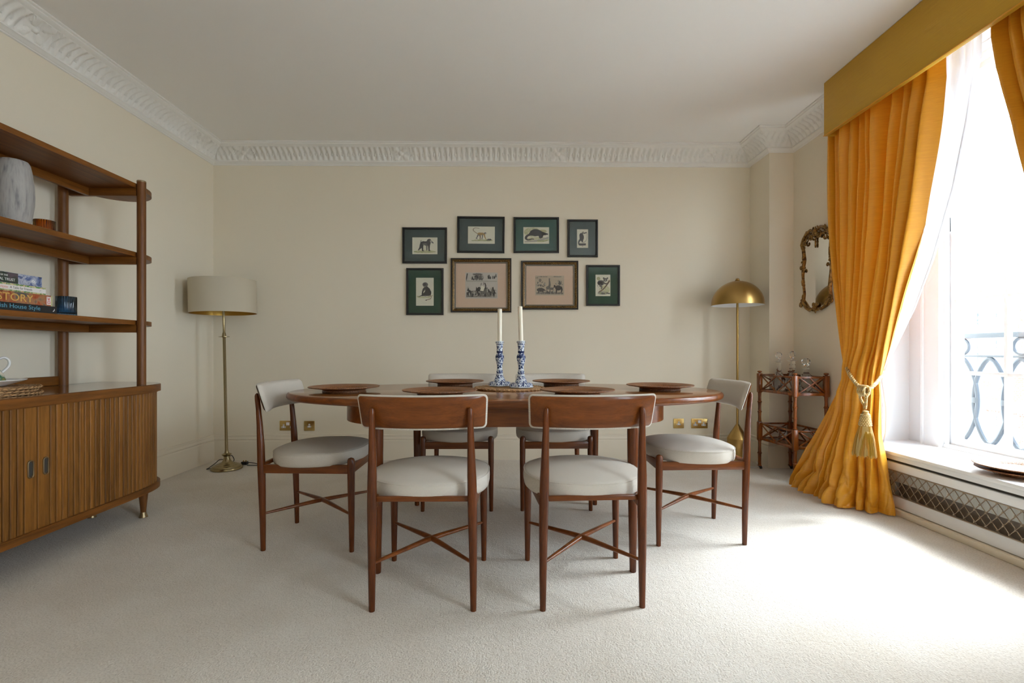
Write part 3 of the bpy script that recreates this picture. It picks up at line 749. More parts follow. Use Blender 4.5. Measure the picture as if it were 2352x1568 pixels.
# ------------------------------------------------------------------ chairs
def pad(mb_, w_, h_, r, tfront, tback, cz, cy, R, tilt, rings=9, taper=0.97, step=0.02):
    """rounded rectangle cushion bent around a vertical axis; +y is the front"""
    out = densify(rrect(w_, h_, r), step); n = len(out)
    def place(x, z, y):
        x *= (taper + (1 - taper) * (z + h_ / 2) / h_)
        a = x / R; rad = R - y
        return Vector((rad * sin(a), cy + R - rad * cos(a) - tilt * z, cz + z))
    def side(sign, T):
        rs = []
        for k in range(rings, 0, -1):
            s = k / rings
            s = 1 - (1 - s) ** 1.6 if s < 1 else 1
            t = T * max(0.0, 1 - s ** 5) ** 0.5
            rs.append([mb_.bm.verts.new(place(x * s, z * s, sign * t)) for x, z in out])
        c = mb_.bm.verts.new(place(0, 0, sign * T)); rs_c = (rs, c)
        for a_, b_ in zip(rs, rs[1:]):
            for i in range(n): mb_.face([a_[i], a_[(i + 1) % n], b_[(i + 1) % n], b_[i]])
        for i in range(n): mb_.face([rs[-1][i], rs[-1][(i + 1) % n], c])
        return rs
    a_ = side(1, tfront); b_ = side(-1, tback)
    for i in range(n): mb_.face([a_[0][i], a_[0][(i + 1) % n], b_[0][(i + 1) % n], b_[0][i]])

def make_chair(label):
    c = thing('dining_chair', (0, 0, 0), label, 'chair', 0, 'wooden dining chairs around the oval table')
    # seat cushion
    m_ = MB(); n = 64
    prof = [(0.02, 0.498), (0.35, 0.496), (0.6, 0.491), (0.8, 0.483), (0.9, 0.476), (0.955, 0.4735), (0.985, 0.4695), (0.991, 0.4665), (0.999, 0.4650), (1.005, 0.458), (1.008, 0.445), (1.005, 0.428), (0.992, 0.414), (0.965, 0.407), (0.90, 0.404), (0.5, 0.404)]
    rs = []
    for s, z in prof:
        ring = []
        for k in range(n):
            a = 2 * pi * k / n; x, y = oval(a, 0.238 * s, 0.228 * s, 2.35)
            if y < 0: y *= 0.97
            ring.append(m_.bm.verts.new((x, y + 0.004, z + 0.004 * (y / 0.23) )))
        rs.append(ring)
    for a_, b_ in zip(rs, rs[1:]):
        for k in range(n): m_.face([a_[k], a_[(k + 1) % n], b_[(k + 1) % n], b_[k]])
    m_.face(rs[0]); m_.face(list(reversed(rs[-1])))
    m_.build('seat', 'upholstery', c, angle=60)
    m_ = MB(); m_.tube([(x, y * (0.97 if y < 0 else 1) + 0.004, 0.4672 + 0.004 * y / 0.23) for x, y in [oval(2 * pi * k / n, 0.2375, 0.2275, 2.35) for k in range(n)]], 0.0024, 6, closed=True); m_.build('piping', 'upholstery', c)
    # backrest: wooden shell behind, upholstered pad in front
    m_ = MB(); pad(m_, 0.505, 0.132, 0.020, 0.034, 0.004, 0.735, -0.256, 0.50, 0.34); m_.build('backrest', 'upholstery', c, angle=70)
    m_ = MB(); pad(m_, 0.490, 0.118, 0.014, 0.000, 0.006, 0.735, -0.2605, 0.504, 0.34, rings=5); m_.build('back_shell', 'teak_x', c, angle=50)
    for sx in (-1, 1):
        m_ = MB()
        pts = [(sx * 0.187, -0.213, 0), (sx * 0.187, -0.213, 0.004), (sx * 0.1865, -0.215, 0.12), (sx * 0.1855, -0.219, 0.28), (sx * 0.184, -0.223, 0.40), (sx * 0.182, -0.227, 0.50), (sx * 0.180, -0.233, 0.60), (sx * 0.1785, -0.240, 0.68), (sx * 0.178, -0.2455, 0.725), (sx * 0.1775, -0.2475, 0.742), (sx * 0.177, -0.248, 0.751), (sx * 0.177, -0.248, 0.755)]
        rad = [0.0108, 0.0115, 0.0137, 0.0163, 0.0180, 0.0170, 0.0138, 0.0118, 0.0115, 0.0105, 0.007, 0.001]
        m_.tube(pts, rad, 16, up=(1, 0, 0)); m_.build('rear_leg', 'teak_z', c)
        m_ = MB()
        pts = [(sx * 0.205, 0.217, 0), (sx * 0.205, 0.217, 0.004), (sx * 0.2045, 0.216, 0.15), (sx * 0.204, 0.214, 0.30), (sx * 0.2035, 0.213, 0.40), (sx * 0.203, 0.213, 0.436), (sx * 0.203, 0.213, 0.445), (sx * 0.203, 0.213, 0.449)]
        m_.tube(pts, [0.0108, 0.0115, 0.0142, 0.0168, 0.0178, 0.0172, 0.013, 0.002], 16, up=(1, 0, 0)); m_.build('front_leg', 'teak_z', c)
        m_ = MB(); m_.beam((sx * 0.184, -0.215, 0.393), (sx * 0.203, 0.205, 0.393), 0.020, 0.042, 0.003); m_.build('side_rail', 'teak_y', c)
    m_ = MB(); m_.beam((-0.195, 0.213, 0.393), (0.195, 0.213, 0.393), 0.020, 0.042, 0.003); m_.build('front_rail', 'teak_x', c)
    m_ = MB(); m_.beam((-0.180, -0.212, 0.4135), (0.180, -0.212, 0.4135), 0.014, 0.020, 0.003); m_.build('rear_rail', 'teak_x', c)
    for sx in (-1, 1):
        a = Vector((-sx * 0.1865, -0.216, 0.176)); b_ = Vector((sx * 0.2045, 0.215, 0.176)); mid = Vector((0, 0.0, 0.186))
        pts = crom([a, a.lerp(mid, 0.5) + Vector((0, 0, 0.001)), mid, mid.lerp(b_, 0.5) + Vector((0, 0, 0.001)), b_], 21)
        rad = [0.0062 + 0.0068 * max(0, 1 - abs(i - 10) / 10) ** 0.8 for i in range(21)]
        m_ = MB(); m_.tube(pts, rad, 12, flat=(0.85, 1.0)); m_.build('stretcher', 'teak_x', c)
    return c
ch = make_chair('wooden dining chair at the front left of the table, its wooden back to the viewer')
ch.location = (-0.312, 2.000, 0)
dup(ch, (0.308, 2.008, 0), radians(2.8), 'wooden dining chair at the front right of the table, its wooden back to the viewer')
dup(ch, (-0.960, 2.522, 0), radians(-90), 'wooden dining chair at the left end of the table, nearest the drum shade lamp')
dup(ch, (0.965, 2.572, 0), radians(89), 'wooden dining chair at the right end of the table nearest the window')
dup(ch, (-0.301, 3.112, 0), radians(180), 'far left dining chair behind the table, facing the viewer under the pictures')
dup(ch, (0.296, 3.115, 0), radians(180), 'far right dining chair behind the table, behind the candlesticks')

# ------------------------------------------------------------------ chargers, mat, candlesticks
def make_charger(loc, label, group):
    c = thing('rattan_charger', loc, label, 'charger plate', 0, group)
    m_ = MB(); m_.lathe([(0.001, 0.0135), (0.095, 0.0135), (0.103, 0.0145), (0.110, 0.021), (0.118, 0.0245), (0.150, 0.027), (0.166, 0.030), (0.1715, 0.0295), (0.1725, 0.0265), (0.169, 0.0245), (0.150, 0.0215), (0.115, 0.016), (0.100, 0.010), (0.001, 0.010)], seg=72, mod=lambda r, z, a: r * (1 + (0.004 * sin(a * 90) if r > 0.165 else 0)), cap=False)
    m_.build('plate', 'rattan', c, angle=50)
    m_ = MB(); m_.lathe([(0.103, 0.0), (0.106, 0.002), (0.103, 0.012), (0.095, 0.0135), (0.092, 0.0), (0.103, 0.0)], seg=56, cap=False); m_.build('foot_ring', 'rattan', c)
    return c
G = 'rattan chargers on the dining table'
c1 = make_charger((-0.823, 2.452, TZ), 'dark rattan charger at the left end of the table', G)
dup(c1, (0.806, 2.545, TZ), 0.4, 'dark rattan charger at the right end of the table')
dup(c1, (-0.313, 2.90, TZ), 1.0, 'rattan charger in front of the far left chair')
dup(c1, (0.324, 2.90, TZ), 1.7, 'rattan charger in front of the far right chair')
dup(c1, (-0.310, 2.235, TZ), 2.1, 'rattan charger in front of the near left chair')
dup(c1, (0.327, 2.25, TZ), 2.9, 'rattan charger in front of the near right chair')
sx_, sy_ = 2.457, 2.278
for k in range(2):
    cc = dup(c1, (sx_ - 0.004 * k, sy_ + 0.005 * k, 0.3645 + 0.0175 * k), 0.5 * k, ('lower' if k == 0 else 'upper') + ' of two stacked rattan chargers on the white window sill')
    cc['group'] = 'rattan chargers on the window sill'
def braid_mat(loc, r, h, label, cat='placemat', group=None, turns=9):
    c = thing('woven_placemat', loc, label, cat, 0, group)
    m_ = MB(); m_.lathe([(0.001, h * 0.85)] + [(r * (0.06 + 0.82 * k / 28), h * (0.80 + 0.12 * (k % 2))) for k in range(29)] + [(r * 0.90, h * 0.3), (r * 0.88, 0.0005), (0.001, 0.0005)], seg=64, cap=False)
    m_.build('disc', 'seagrass', c, angle=80)
    m_ = MB(); nb = 46
    for st in range(2):
        pts = []
        for q in range(nb * 6):
            a = 2 * pi * q / (nb * 6); ph = a * nb / 2 + st * pi
            pts.append(((r - 0.012 + 0.0055 * cos(ph)) * cos(a), (r - 0.012 + 0.0055 * cos(ph)) * sin(a), h * 0.5 + h * 0.22 * sin(ph)))
        m_.tube(pts, h * 0.30, 7, closed=True, flat=(1.0, 1.5))
    m_.build('braided_edge', 'seagrass', c)
    return c
braid_mat((0.012, 2.632, TZ), 0.195, 0.011, 'round braided seagrass mat under the two candlesticks')
def candlestick(loc, label, hc, lean, clabel, wick):
    c = thing('candlestick', loc, label, 'candlestick', 0.2, 'blue and white candlesticks')
    m_ = MB(); oc = pi / 8
    def octo(prof, mi):
        rings = []
        for r, z in prof: rings.append([m_.bm.verts.new((r / cos(pi / 8) * cos(oc + k * pi / 4), r / cos(pi / 8) * sin(oc + k * pi / 4), z)) for k in range(8)])
        for a_, b_ in zip(rings, rings[1:]):
            for k in range(8): m_.face([a_[k], a_[(k + 1) % 8], b_[(k + 1) % 8], b_[k]], mi)
        m_.face(list(reversed(rings[0])), mi); m_.face(rings[-1], mi)
    octo([(0.055, 0.0), (0.061, 0.002), (0.061, 0.007)], 2)
    octo([(0.0605, 0.007), (0.057, 0.019), (0.050, 0.026), (0.036, 0.0285)], 0)
    octo([(0.0305, 0.028), (0.028, 0.036), (0.021, 0.052), (0.018, 0.062)], 0)
    m_.build('foot', ['delft', 'delft_blue', 'delft_white'], c, angle=20)
    m_ = MB()
    def seg_(prof, mi): m_.mi = mi; m_.lathe(prof, seg=24)
    seg_([(0.0195, 0.062), (0.021, 0.066), (0.019, 0.070)], 2); seg_([(0.017, 0.070), (0.0165, 0.074)], 1)
    seg_([(0.0165, 0.074), (0.019, 0.079), (0.017, 0.086), (0.0145, 0.090)], 0); seg_([(0.015, 0.090), (0.0165, 0.093), (0.015, 0.096)], 2)
    seg_([(0.0145, 0.096), (0.0145, 0.102), (0.016, 0.118), (0.020, 0.136), (0.0235, 0.150), (0.024, 0.158)], 0)
    seg_([(0.024, 0.158), (0.024, 0.164), (0.022, 0.170)], 1); seg_([(0.022, 0.170), (0.017, 0.178), (0.0145, 0.184)], 0)
    seg_([(0.0155, 0.184), (0.0175, 0.187), (0.0175, 0.194)], 1)
    m_.build('stem', ['delft', 'delft_blue', 'delft_white'], c)
    m_ = MB()
    m_.mi = 0; m_.lathe([(0.0165, 0.194), (0.0175, 0.215), (0.0195, 0.234)], seg=24); m_.mi = 2; m_.lathe([(0.0195, 0.234), (0.0215, 0.237), (0.0225, 0.243), (0.021, 0.249), (0.013, 0.249)], seg=24)
    m_.mi = 1
    for k in range(12): m_.blob((0.0222 * cos(k * pi / 6), 0.0222 * sin(k * pi / 6), 0.2425), 0.0028, 1)
    m_.build('socket', ['delft', 'delft_blue', 'delft_white'], c)
    k = thing('candle', (loc[0], loc[1], loc[2] + 0.2492), clabel, 'candle', 0, 'ivory dinner candles')
    k.rotation_euler = (0, lean, 0)
    m_ = MB(); m_.lathe([(0.0112, 0.0), (0.0118, 0.01), (0.0122, hc - 0.01), (0.0122, hc - 0.002), (0.0105, hc - 0.0005), (0.006, hc - 0.003), (0.001, hc - 0.004)], seg=24, mod=lambda r, z, a: r); m_.build('wax_taper', 'wax', k)
    m_ = MB(); m_.tube([(0, 0, hc - 0.004), (0.0004, 0, hc + (0.006 if wick else 0.0))], 0.0009, 6); m_.build('wick', 'black_plastic', k)
candlestick((-0.042, 2.690, TZ + 0.0115), 'blue and white octagonal candlestick, left of the pair on the braided mat', 0.180, 0.004, 'ivory candle in the left blue and white candlestick, in front of the gilt frame', False)
candlestick((0.074, 2.585, TZ + 0.0115), 'blue and white octagonal candlestick, right and nearer of the pair on the mat', 0.184, -0.03, 'taller ivory candle with a black wick in the right candlestick', True)

# ------------------------------------------------------------------ tambour cabinet with open shelves
CBY = 2.12; CBX = -2.556
cab = thing('tambour_shelf_unit', (CBX, CBY, 0), 'long brown sideboard with tambour doors and open shelves above against left wall', 'sideboard')
def cab_outline(inset=0.0, n=72, A=0.955, B=0.53):
    pts = []
    a_, b_ = A - inset, B - inset
    for k in range(n + 1):
        t = -pi / 2 + pi * k / n
        s_, c_ = sin(t), cos(t)
        y = a_ * (abs(s_) ** (2 / 8.0)) * (1 if s_ > 0 else -1); x = b_ * max(c_, 0) ** (2 / 2.5)
        pts.append((x, y))
    return pts
def cab_fine(inset, step):          # evenly spaced points along the curved front
    P = [Vector(p) for p in cab_outline(inset, 720)]
    L_ = [0]
    for a, b_ in zip(P, P[1:]): L_.append(L_[-1] + (b_ - a).length)
    return P, L_
def cab_board(name, z0, z1, inset, mat, bev):
    m_ = MB(); P, L_ = cab_fine(inset, 0.01); T = L_[-1]; out = []; j = 0
    for i in range(141):
        s_ = T * i / 140
        while j < len(L_) - 2 and L_[j + 1] < s_: j += 1
        out.append(tuple(P[j].lerp(P[j + 1], (s_ - L_[j]) / max(L_[j + 1] - L_[j], 1e-9))))
    m_.prism(out, z0, z1, None, bev); return m_.build(name, mat, cab)
cab_board('top_board', 0.725, 0.765, 0.0, 'oak_top', 0.006)
cab_board('top_lip', 0.722, 0.7615, -0.0025, 'oak_y', 0.006)
cab_board('base_board', 0.152, 0.186, 0.0, 'oak_y', 0.010)
cab_board('top_moulding', 0.716, 0.726, 0.010, 'oak_y', 0.002)
P, L_ = cab_fine(0.018, 0.01); T = L_[-1]
def cab_at(s_):
    lo, hi = 0, len(L_) - 1
    while hi - lo > 1:
        mid = (lo + hi) // 2
        if L_[mid] <= s_: lo = mid
        else: hi = mid
    t = (s_ - L_[lo]) / max(L_[hi] - L_[lo], 1e-9)
    p = P[lo].lerp(P[hi], t); d = (P[hi] - P[lo]).normalized()
    return p, Vector((d.y, -d.x)), d
rnd = random.Random(3)
for sd in (1, -1):
    m_ = MB(); s_ = 0.0; first = True
    while s_ < T / 2 - 0.01:
        wd = 0.058 if first else 0.0295
        wd = min(wd, T / 2 - s_); mid = T / 2 + sd * (s_ + wd / 2)
        p, nn, d = cab_at(mid)
        if nn.x < 0 and abs(p.y) < 0.8: nn = -nn
        # section: rounded slat
        half = wd / 2 - 0.0019; sec = [(-half, -0.006), (-half, 0.0015), (-half + 0.0025, 0.0042), (-half * 0.45, 0.0056), (half * 0.45, 0.0056), (half - 0.0025, 0.0042), (half, 0.0015), (half, -0.006)]
        va = [m_.bm.verts.new((p.x + d.x * a + nn.x * b_, p.y + d.y * a + nn.y * b_, 0.184)) for a, b_ in sec]
        vb = [m_.bm.verts.new((p.x + d.x * a + nn.x * b_, p.y + d.y * a + nn.y * b_, 0.718)) for a, b_ in sec]
        mi = 2 if first else rnd.choice((0, 1, 1, 2, 3))
        for k in range(len(sec) - 1): m_.face([va[k], va[k + 1], vb[k + 1], vb[k]], mi)
        m_.mi = 4
        s_ += wd; first = False
    # backing canvas in the grooves
    bk = [cab_at(T / 2 + sd * (T / 2) * q / 90) for q in range(91)]
    r0 = []; r1 = []
    for p, nn, d in bk:
        r0.append(m_.bm.verts.new((p.x - 0.0055 * abs(nn.x), p.y - 0.0055 * nn.y * (1 if nn.x > 0 else -1), 0.184))); r1.append(m_.bm.verts.new((p.x - 0.0055 * abs(nn.x), p.y - 0.0055 * nn.y * (1 if nn.x > 0 else -1), 0.718)))
    for k in range(90): m_.face([r0[k], r0[k + 1], r1[k + 1], r1[k]], 4)
    dr = m_.build('tambour_door', ['slat_0', 'slat_1', 'slat_2', 'slat_3', 'gap_dark'], cab, angle=30)
    hx = 0.53 - 0.018 + 0.004; hy = sd * 0.034
    m_ = MB(); pts = []
    for q in range(32):
        a = 2 * pi * q / 32; pts.append((hx + 0.0035, hy + 0.0115 * cos(a), 0.453 + 0.0115 * sin(a) + (0.025 if sin(a) > 0 else -0.025)))
    m_.tube(pts, 0.0030, 8, closed=True, flat=(1, 1)); hd = m_.build('handle', 'ferrule_brass', dr)
    m_ = MB(); cup = [(y * 0.8, z) for y, z in [(0.0115 * cos(2 * pi * q / 24), 0.0115 * sin(2 * pi * q / 24) + (0.021 if sin(2 * pi * q / 24) > 0 else -0.021)) for q in range(24)]]
    m_.prism([(y, z) for y, z in cup], 0, 0.0015, Matrix(((0, 0, 1, hx + 0.0012), (1, 0, 0, hy), (0, 1, 0, 0.453), (0, 0, 0, 1)))); m_.build('recess', 'gap_dark', hd)
PX1, PX0 = -2.124 - CBX, -2.522 - CBX
for sy in (1, -1):
    for X in (0.456, 0.162):
        m_ = MB(); m_.lathe([(0.0135, 0.028), (0.018, 0.08), (0.025, 0.153)], (X, sy * 0.69, 0), 24); lg = m_.build('leg', 'oak_z', cab)
        m_ = MB(); m_.lathe([(0.022, 0.0), (0.022, 0.003), (0.0165, 0.018), (0.0145, 0.030)], (X, sy * 0.69, 0), 24); m_.build('ferrule', 'ferrule_brass', lg)
    m_ = MB(); m_.lathe([(0.0225, 0.7652), (0.0225, 1.936)], (PX1, sy * 0.708, 0), 28); po = m_.build('post', 'oak_z', cab)
    m_ = MB(); m_.lathe([(0.023, 1.936), (0.0235, 1.939), (0.0225, 1.944), (0.016, 1.945)], (PX1, sy * 0.708, 0), 28); m_.build('post_cap', 'ferrule_brass', po)
    m_ = MB(); m_.lathe([(0.0235, 0.7652), (0.0235, 1.900)], (PX0, sy * 0.65, 0), 28); m_.build('post', 'oak_z', cab)
def shelf_outline():
    out = []
    hl, dx0, dx1 = 0.72, 0.015, 0.408
    cx_, rx, ry = (dx0 + dx1) / 2, (dx1 - dx0) / 2, 0.245
    for k in range(25):
        a = pi * k / 24; out.append((cx_ + rx * cos(a), hl + ry * sin(a) ** 0.9))
    for k in range(25):
        a = pi + pi * k / 24; out.append((cx_ + rx * cos(a), -hl - ry * abs(sin(a)) ** 0.9))
    return out
for zt in (1.135, 1.530, 1.927):
    m_ = MB(); m_.prism(shelf_outline(), zt - 0.026, zt, None, 0.006); sh = m_.build('shelf', 'oak_y', cab)
    m_ = MB(); m_.box((0.118, -0.71, zt - 0.070), (0.138, 0.71, zt - 0.0262), 0.002); m_.build('long_rail', 'oak_y', sh)
    for sy in (1, -1):
        m_ = MB(); m_.box((0.02, sy * 0.708 - 0.011, zt - 0.070), (0.41, sy * 0.708 + 0.011, zt - 0.0262), 0.002); m_.build('cross_rail', 'oak_x', sh)
m_ = MB(); m_.box((0.012, -0.65, 0.7655), (0.030, 0.65, 0.816), 0.003); m_.build('back_rail', 'oak_y', cab)

# things on the shelves
m_ = MB(); m_.lathe([(r_ * 0.72, z_) for r_, z_ in [(0.060, 0.0), (0.072, 0.004), (0.086, 0.06), (0.0965, 0.12), (0.098, 0.16), (0.095, 0.21), (0.086, 0.27), (0.077, 0.305), (0.068, 0.318), (0.060, 0.320), (0.056, 0.312), (0.056, 0.25), (0.001, 0.24)]], seg=48)
o = m_.build('ceramic_vase', 'vase_grey'); o.location = (-2.312, 2.290, 1.5302); tag(o, 'tall grey mottled ceramic vase on the middle open shelf', 'vase')
def votive(name, loc, mat, label, sc=1.0):
    m_ = MB(); R_, H_ = 0.041 * sc, 0.098
    rib = lambda r, z, a: r * (1 + (0.06 * abs(sin(a * 14)) if r > R_ * 0.94 else 0))
    m_.lathe([(R_ * 0.93, 0.0), (R_ * 0.97, 0.004), (R_ * 0.97, H_), (R_ * 0.955, H_ + 0.001), (R_ * 0.91, H_), (R_ * 0.90, 0.02), (R_ * 0.80, 0.014), (0.001, 0.014)], seg=128, mod=rib)
    o_ = m_.build(name, mat, angle=70); o_.location = loc; tag(o_, label, 'glass')
votive('ribbed_tumbler', (-2.245, 2.483, 1.1352), 'glass_blue', 'dark blue ribbed glass tumbler beside the stack of books')
votive('ribbed_tumbler', (-2.385, 2.515, 1.5302), 'glass_amber', 'amber ribbed glass tumbler behind the grey vase', 1.05)
# books: spines face the room (+x), heads to the right (+y)
BX, BY = -2.170, 2.345
def book(zb, th, x0, yend, length, depth, cover, spine_parts, texts, label):
    """spine_parts: (y0,y1,z0,z1,material index) patches; texts: (string,size,y_right,z_base,mat)"""
    bk = thing('book', (x0, yend, zb), label, 'book', radians(1.5), 'books stacked on the lowest open shelf')
    mats = [cover, 'book_white', 'text_blue', 'text_gold', 'text_white', 'text_red', 'text_pink', 'text_grey', 'cover_leaf', 'cover_blue', 'cover_dark', 'cover_history', 'art_olive']
    m_ = MB(); m_.box((-depth, -length, 0), (0, 0, 0.003), 0.001); m_.box((-depth, -length, th - 0.003), (0, 0, th), 0.001); m_.box((-0.004, -length, 0.0), (0.0, 0, th), 0.0018)
    for (ya, yb, za, zb_, mi) in spine_parts:
        m_.mi = mi; m_.box((-0.001, ya, za), (0.0006, yb, zb_))
    for (s_, sz, yr, z_, mi, sx_) in texts:
        M = Matrix(((0, 0, 1, 0.0009), (1, 0, 0, yr), (0, 1, 0, z_), (0, 0, 0, 1))); text_mesh(s_, sz, M, m_, mi, 'RIGHT', sx_)
    m_.build('cover', mats, bk, smooth=False)
    m_ = MB(); m_.box((-depth + 0.004, -length + 0.004, 0.003), (-0.004, -0.004, th - 0.003)); m_.build('pages', 'book_pages', bk, smooth=False)
z = 1.1352
def M3(y, z_): return Matrix(((0, 0, 1, 0.0009), (1, 0, 0, y), (0, 1, 0, z_), (0, 0, 0, 1)))
book(z, 0.035, BX + 0.005, BY, 0.31, 0.24, 'book_black', [(-0.021, -0.017, 0.010, 0.014, 4), (-0.017, -0.013, 0.014, 0.018, 4), (-0.014, -0.012, 0.018, 0.024, 4)], [('British House Style', 0.027, -0.085, 0.0115, 2, 1.10)], 'black book with blue title lettering at the bottom of the stack')
z += 0.0352
book(z, 0.050, BX, BY - 0.018, 0.30, 0.23, 'cover_history', [(-0.008, -0.0, 0.0, 0.05, 12), (-0.030, -0.008, 0.006, 0.044, 1), (-0.085, -0.030, 0.001, 0.049, 11)], [('HISTORY', 0.047, -0.096, 0.009, 3, 1.12)], 'thick red and brown book with gold capitals, second from the bottom')
bk2 = [o_ for o_ in bpy.data.objects if o_.name.startswith('book') and o_.type == 'EMPTY'][-1]
m_ = MB(); text_mesh('DK', 0.021, Matrix(((0, 0, 1, 0.0011), (0, -1, 0, -0.0115), (1, 0, 0, 0.0095), (0, 0, 0, 1))), m_, 0, 'LEFT', 1.1); m_.build('spine_mark', 'text_red', [o_ for o_ in bpy.data.objects if o_.type == 'EMPTY' and 'thick red' in o_.get('label', '')][0], smooth=False)
z += 0.0502
book(z, 0.034, BX - 0.002, BY - 0.048, 0.27, 0.22, 'cover_leaf', [(-0.27, -0.0005, 0.0065, 0.0265, 1), (-0.031, -0.029, 0.0115, 0.021, 7), (-0.029, -0.024, 0.019, 0.021, 7), (-0.025, -0.0225, 0.0105, 0.0125, 7)], [('A Table for Friends', 0.0165, -0.068, 0.0115, 7, 0.78), ('Skye McAlpine', 0.0165, -0.178, 0.0115, 6, 0.78)], 'white-spined book with green leafy covers, third from the bottom')
z += 0.0342
book(z, 0.047, BX - 0.004, BY - 0.064, 0.26, 0.21, 'cover_blue', [(-0.26, -0.115, 0.001, 0.046, 10)], [('NATIONAL TRUST', 0.0165, -0.128, 0.010, 4, 0.95), ('TREASURES OF THE', 0.0105, -0.160, 0.029, 4, 0.95)], 'dark blue picture book on top of the stack')
top = [o_ for o_ in bpy.data.objects if o_.type == 'EMPTY' and 'on top of the stack' in o_.get('label', '')][0]
m_ = MB()
for k, (yy_, zz_) in enumerate(((-0.045, 0.018), (-0.039, 0.022), (-0.045, 0.026), (-0.036, 0.016), (-0.050, 0.022))): m_.blob((0.0004, yy_, zz_), 0.0034, 1, (0.2, 1, 1))
m_.build('spine_mark', 'text_white', top)

# jug, plate and stacked mats on the sideboard
for k in range(3):
    braid_mat((-2.280 + (0.004, -0.006, 0.0)[k], 2.122 + (0.004, -0.008, 0.003)[k], 0.7655 + 0.0125 * k), 0.190, 0.0122, ('bottom', 'middle', 'top')[k] + ' seagrass mat of the stack of three on the sideboard', 'placemat', 'seagrass mats stacked on the sideboard')
m_ = MB(); m_.lathe([(0.060, 0.0), (0.075, 0.001), (0.080, 0.005), (0.128, 0.020), (0.139, 0.0255), (0.140, 0.0285), (0.135, 0.0275), (0.090, 0.012), (0.070, 0.008), (0.001, 0.008)], seg=64)
o = m_.build('dinner_plate', 'porcelain'); o.location = (-2.292, 2.134, 0.8032); tag(o, 'white plate on top of the stacked seagrass mats', 'plate')
jg = thing('ceramic_jug', (-2.288, 2.142, 0.8114), 'cream lidded jug painted with green leaves standing on the white plate', 'jug', radians(62))
m_ = MB(); m_.lathe([(0.050, 0.0), (0.060, 0.003), (0.063, 0.018), (0.055, 0.045), (0.040, 0.070), (0.036, 0.085), (0.041, 0.105), (0.044, 0.112), (0.040, 0.112), (0.034, 0.09), (0.001, 0.085)], seg=48); m_.build('body', 'jug_glaze', jg)
m_ = MB(); m_.lathe([(0.043, 0.112), (0.034, 0.120), (0.010, 0.126), (0.006, 0.128)], seg=32); m_.build('lid', 'jug_glaze', jg)
m_ = MB(); m_.blob((0, 0, 0.133), 0.007, 2); m_.build('lid_knob', 'black_plastic', jg)
m_ = MB(); m_.tube(crom([(0.036, 0, 0.108), (0.058, 0, 0.118), (0.074, 0, 0.105), (0.074, 0, 0.080), (0.058, 0, 0.058), (0.050, 0, 0.050)], 24), 0.0055, 10, flat=(1, 1.3)); m_.build('handle', 'porcelain', jg)

# ------------------------------------------------------------------ drum shade floor lamp
lp = thing('floor_lamp', (-2.275, 3.945, 0), 'tall brass floor lamp with a beige linen drum shade in the left corner', 'lamp')
m_ = MB(); m_.lathe([(r_ * 0.87, z_) for r_, z_ in [(0.130, 0.0), (0.134, 0.003), (0.134, 0.012), (0.128, 0.020), (0.122, 0.022), (0.121, 0.028), (0.112, 0.033), (0.095, 0.036), (0.090, 0.041), (0.075, 0.044), (0.066, 0.050), (0.045, 0.058), (0.034, 0.070), (0.028, 0.085), (0.026, 0.100), (0.024, 0.108)]], seg=64); m_.build('base', 'antique_brass', lp)
up = bpy.data.objects.new('upright', None)
lean = Matrix.Rotation(radians(-1.2), 4, 'Y')
m_ = MB(); m_.lathe([(0.022, 0.104), (0.034, 0.116), (0.036, 0.122), (0.018, 0.130), (0.0135, 0.145), (0.0120, 0.16), (0.0112, 0.30), (0.0112, 1.06), (0.012, 1.062), (0.014, 1.068), (0.040, 1.071), (0.040, 1.074), (0.016, 1.078), (0.013, 1.10), (0.009, 1.11), (0.009, 1.30), (0.012, 1.305), (0.012, 1.36)], seg=28, M=lean); m_.build('stem', 'antique_brass', lp)
SHM = lean @ Matrix.Translation((0, 0, 0)) 
m_ = MB(); m_.lathe([(0.239, 1.262), (0.241, 1.262), (0.241, 1.530), (0.239, 1.530)], seg=72, M=SHM, cap=False); sh = m_.build('lamp_shade', 'shade_linen', lp)
m_ = MB(); m_.lathe([(0.2385, 1.2625), (0.2385, 1.5295)], seg=72, M=SHM, cap=False); m_.build('shade_lining', 'shade_inner', sh)
m_ = MB()
for k in range(3): m_.tube([lean @ Vector((0.012 * cos(k * 2.1), 0.012 * sin(k * 2.1), 1.30)), lean @ Vector((0.238 * cos(k * 2.1), 0.238 * sin(k * 2.1), 1.268))], 0.0022, 6)
m_.build('shade_spider', 'antique_brass', sh)
m_ = MB(); m_.blob((0, 0, 0), 0.032, 2, (1, 1, 1.2), lean @ Matrix.Translation((0, 0, 1.40))); m_.build('bulb', 'enamel_white', lp)
m_ = MB()
m_.tube(crom([(-0.02, 0.10, 0.03), (-0.05, 0.09, 0.05), (-0.085, 0.05, 0.065), (-0.12, 0.04, 0.035), (-0.155, 0.02, 0.006), (-0.145, -0.02, 0.004), (-0.10, 0.12, 0.004), (-0.03, 0.15, 0.03), (-0.05, 0.16, 0.075), (-0.065, 0.15, 0.06), (-0.03, 0.14, 0.02), (0.05, 0.15, 0.012), (0.11, 0.14, 0.02), (0.19, 0.12, 0.012), (0.215, 0.10, 0.006), (0.19, 0.09, 0.008), (0.11, 0.10, 0.006)], 120), 0.0032, 8)
m_.build('cord', 'black_plastic', lp)
m_ = MB(); m_.box((-0.10, 0.075, 0.004), (-0.045, 0.10, 0.028), 0.008); m_.build('foot_switch', 'black_plastic', lp)
m_ = MB(); m_.box((0.045, 0.12, 0.003), (0.095, 0.155, 0.030), 0.006)
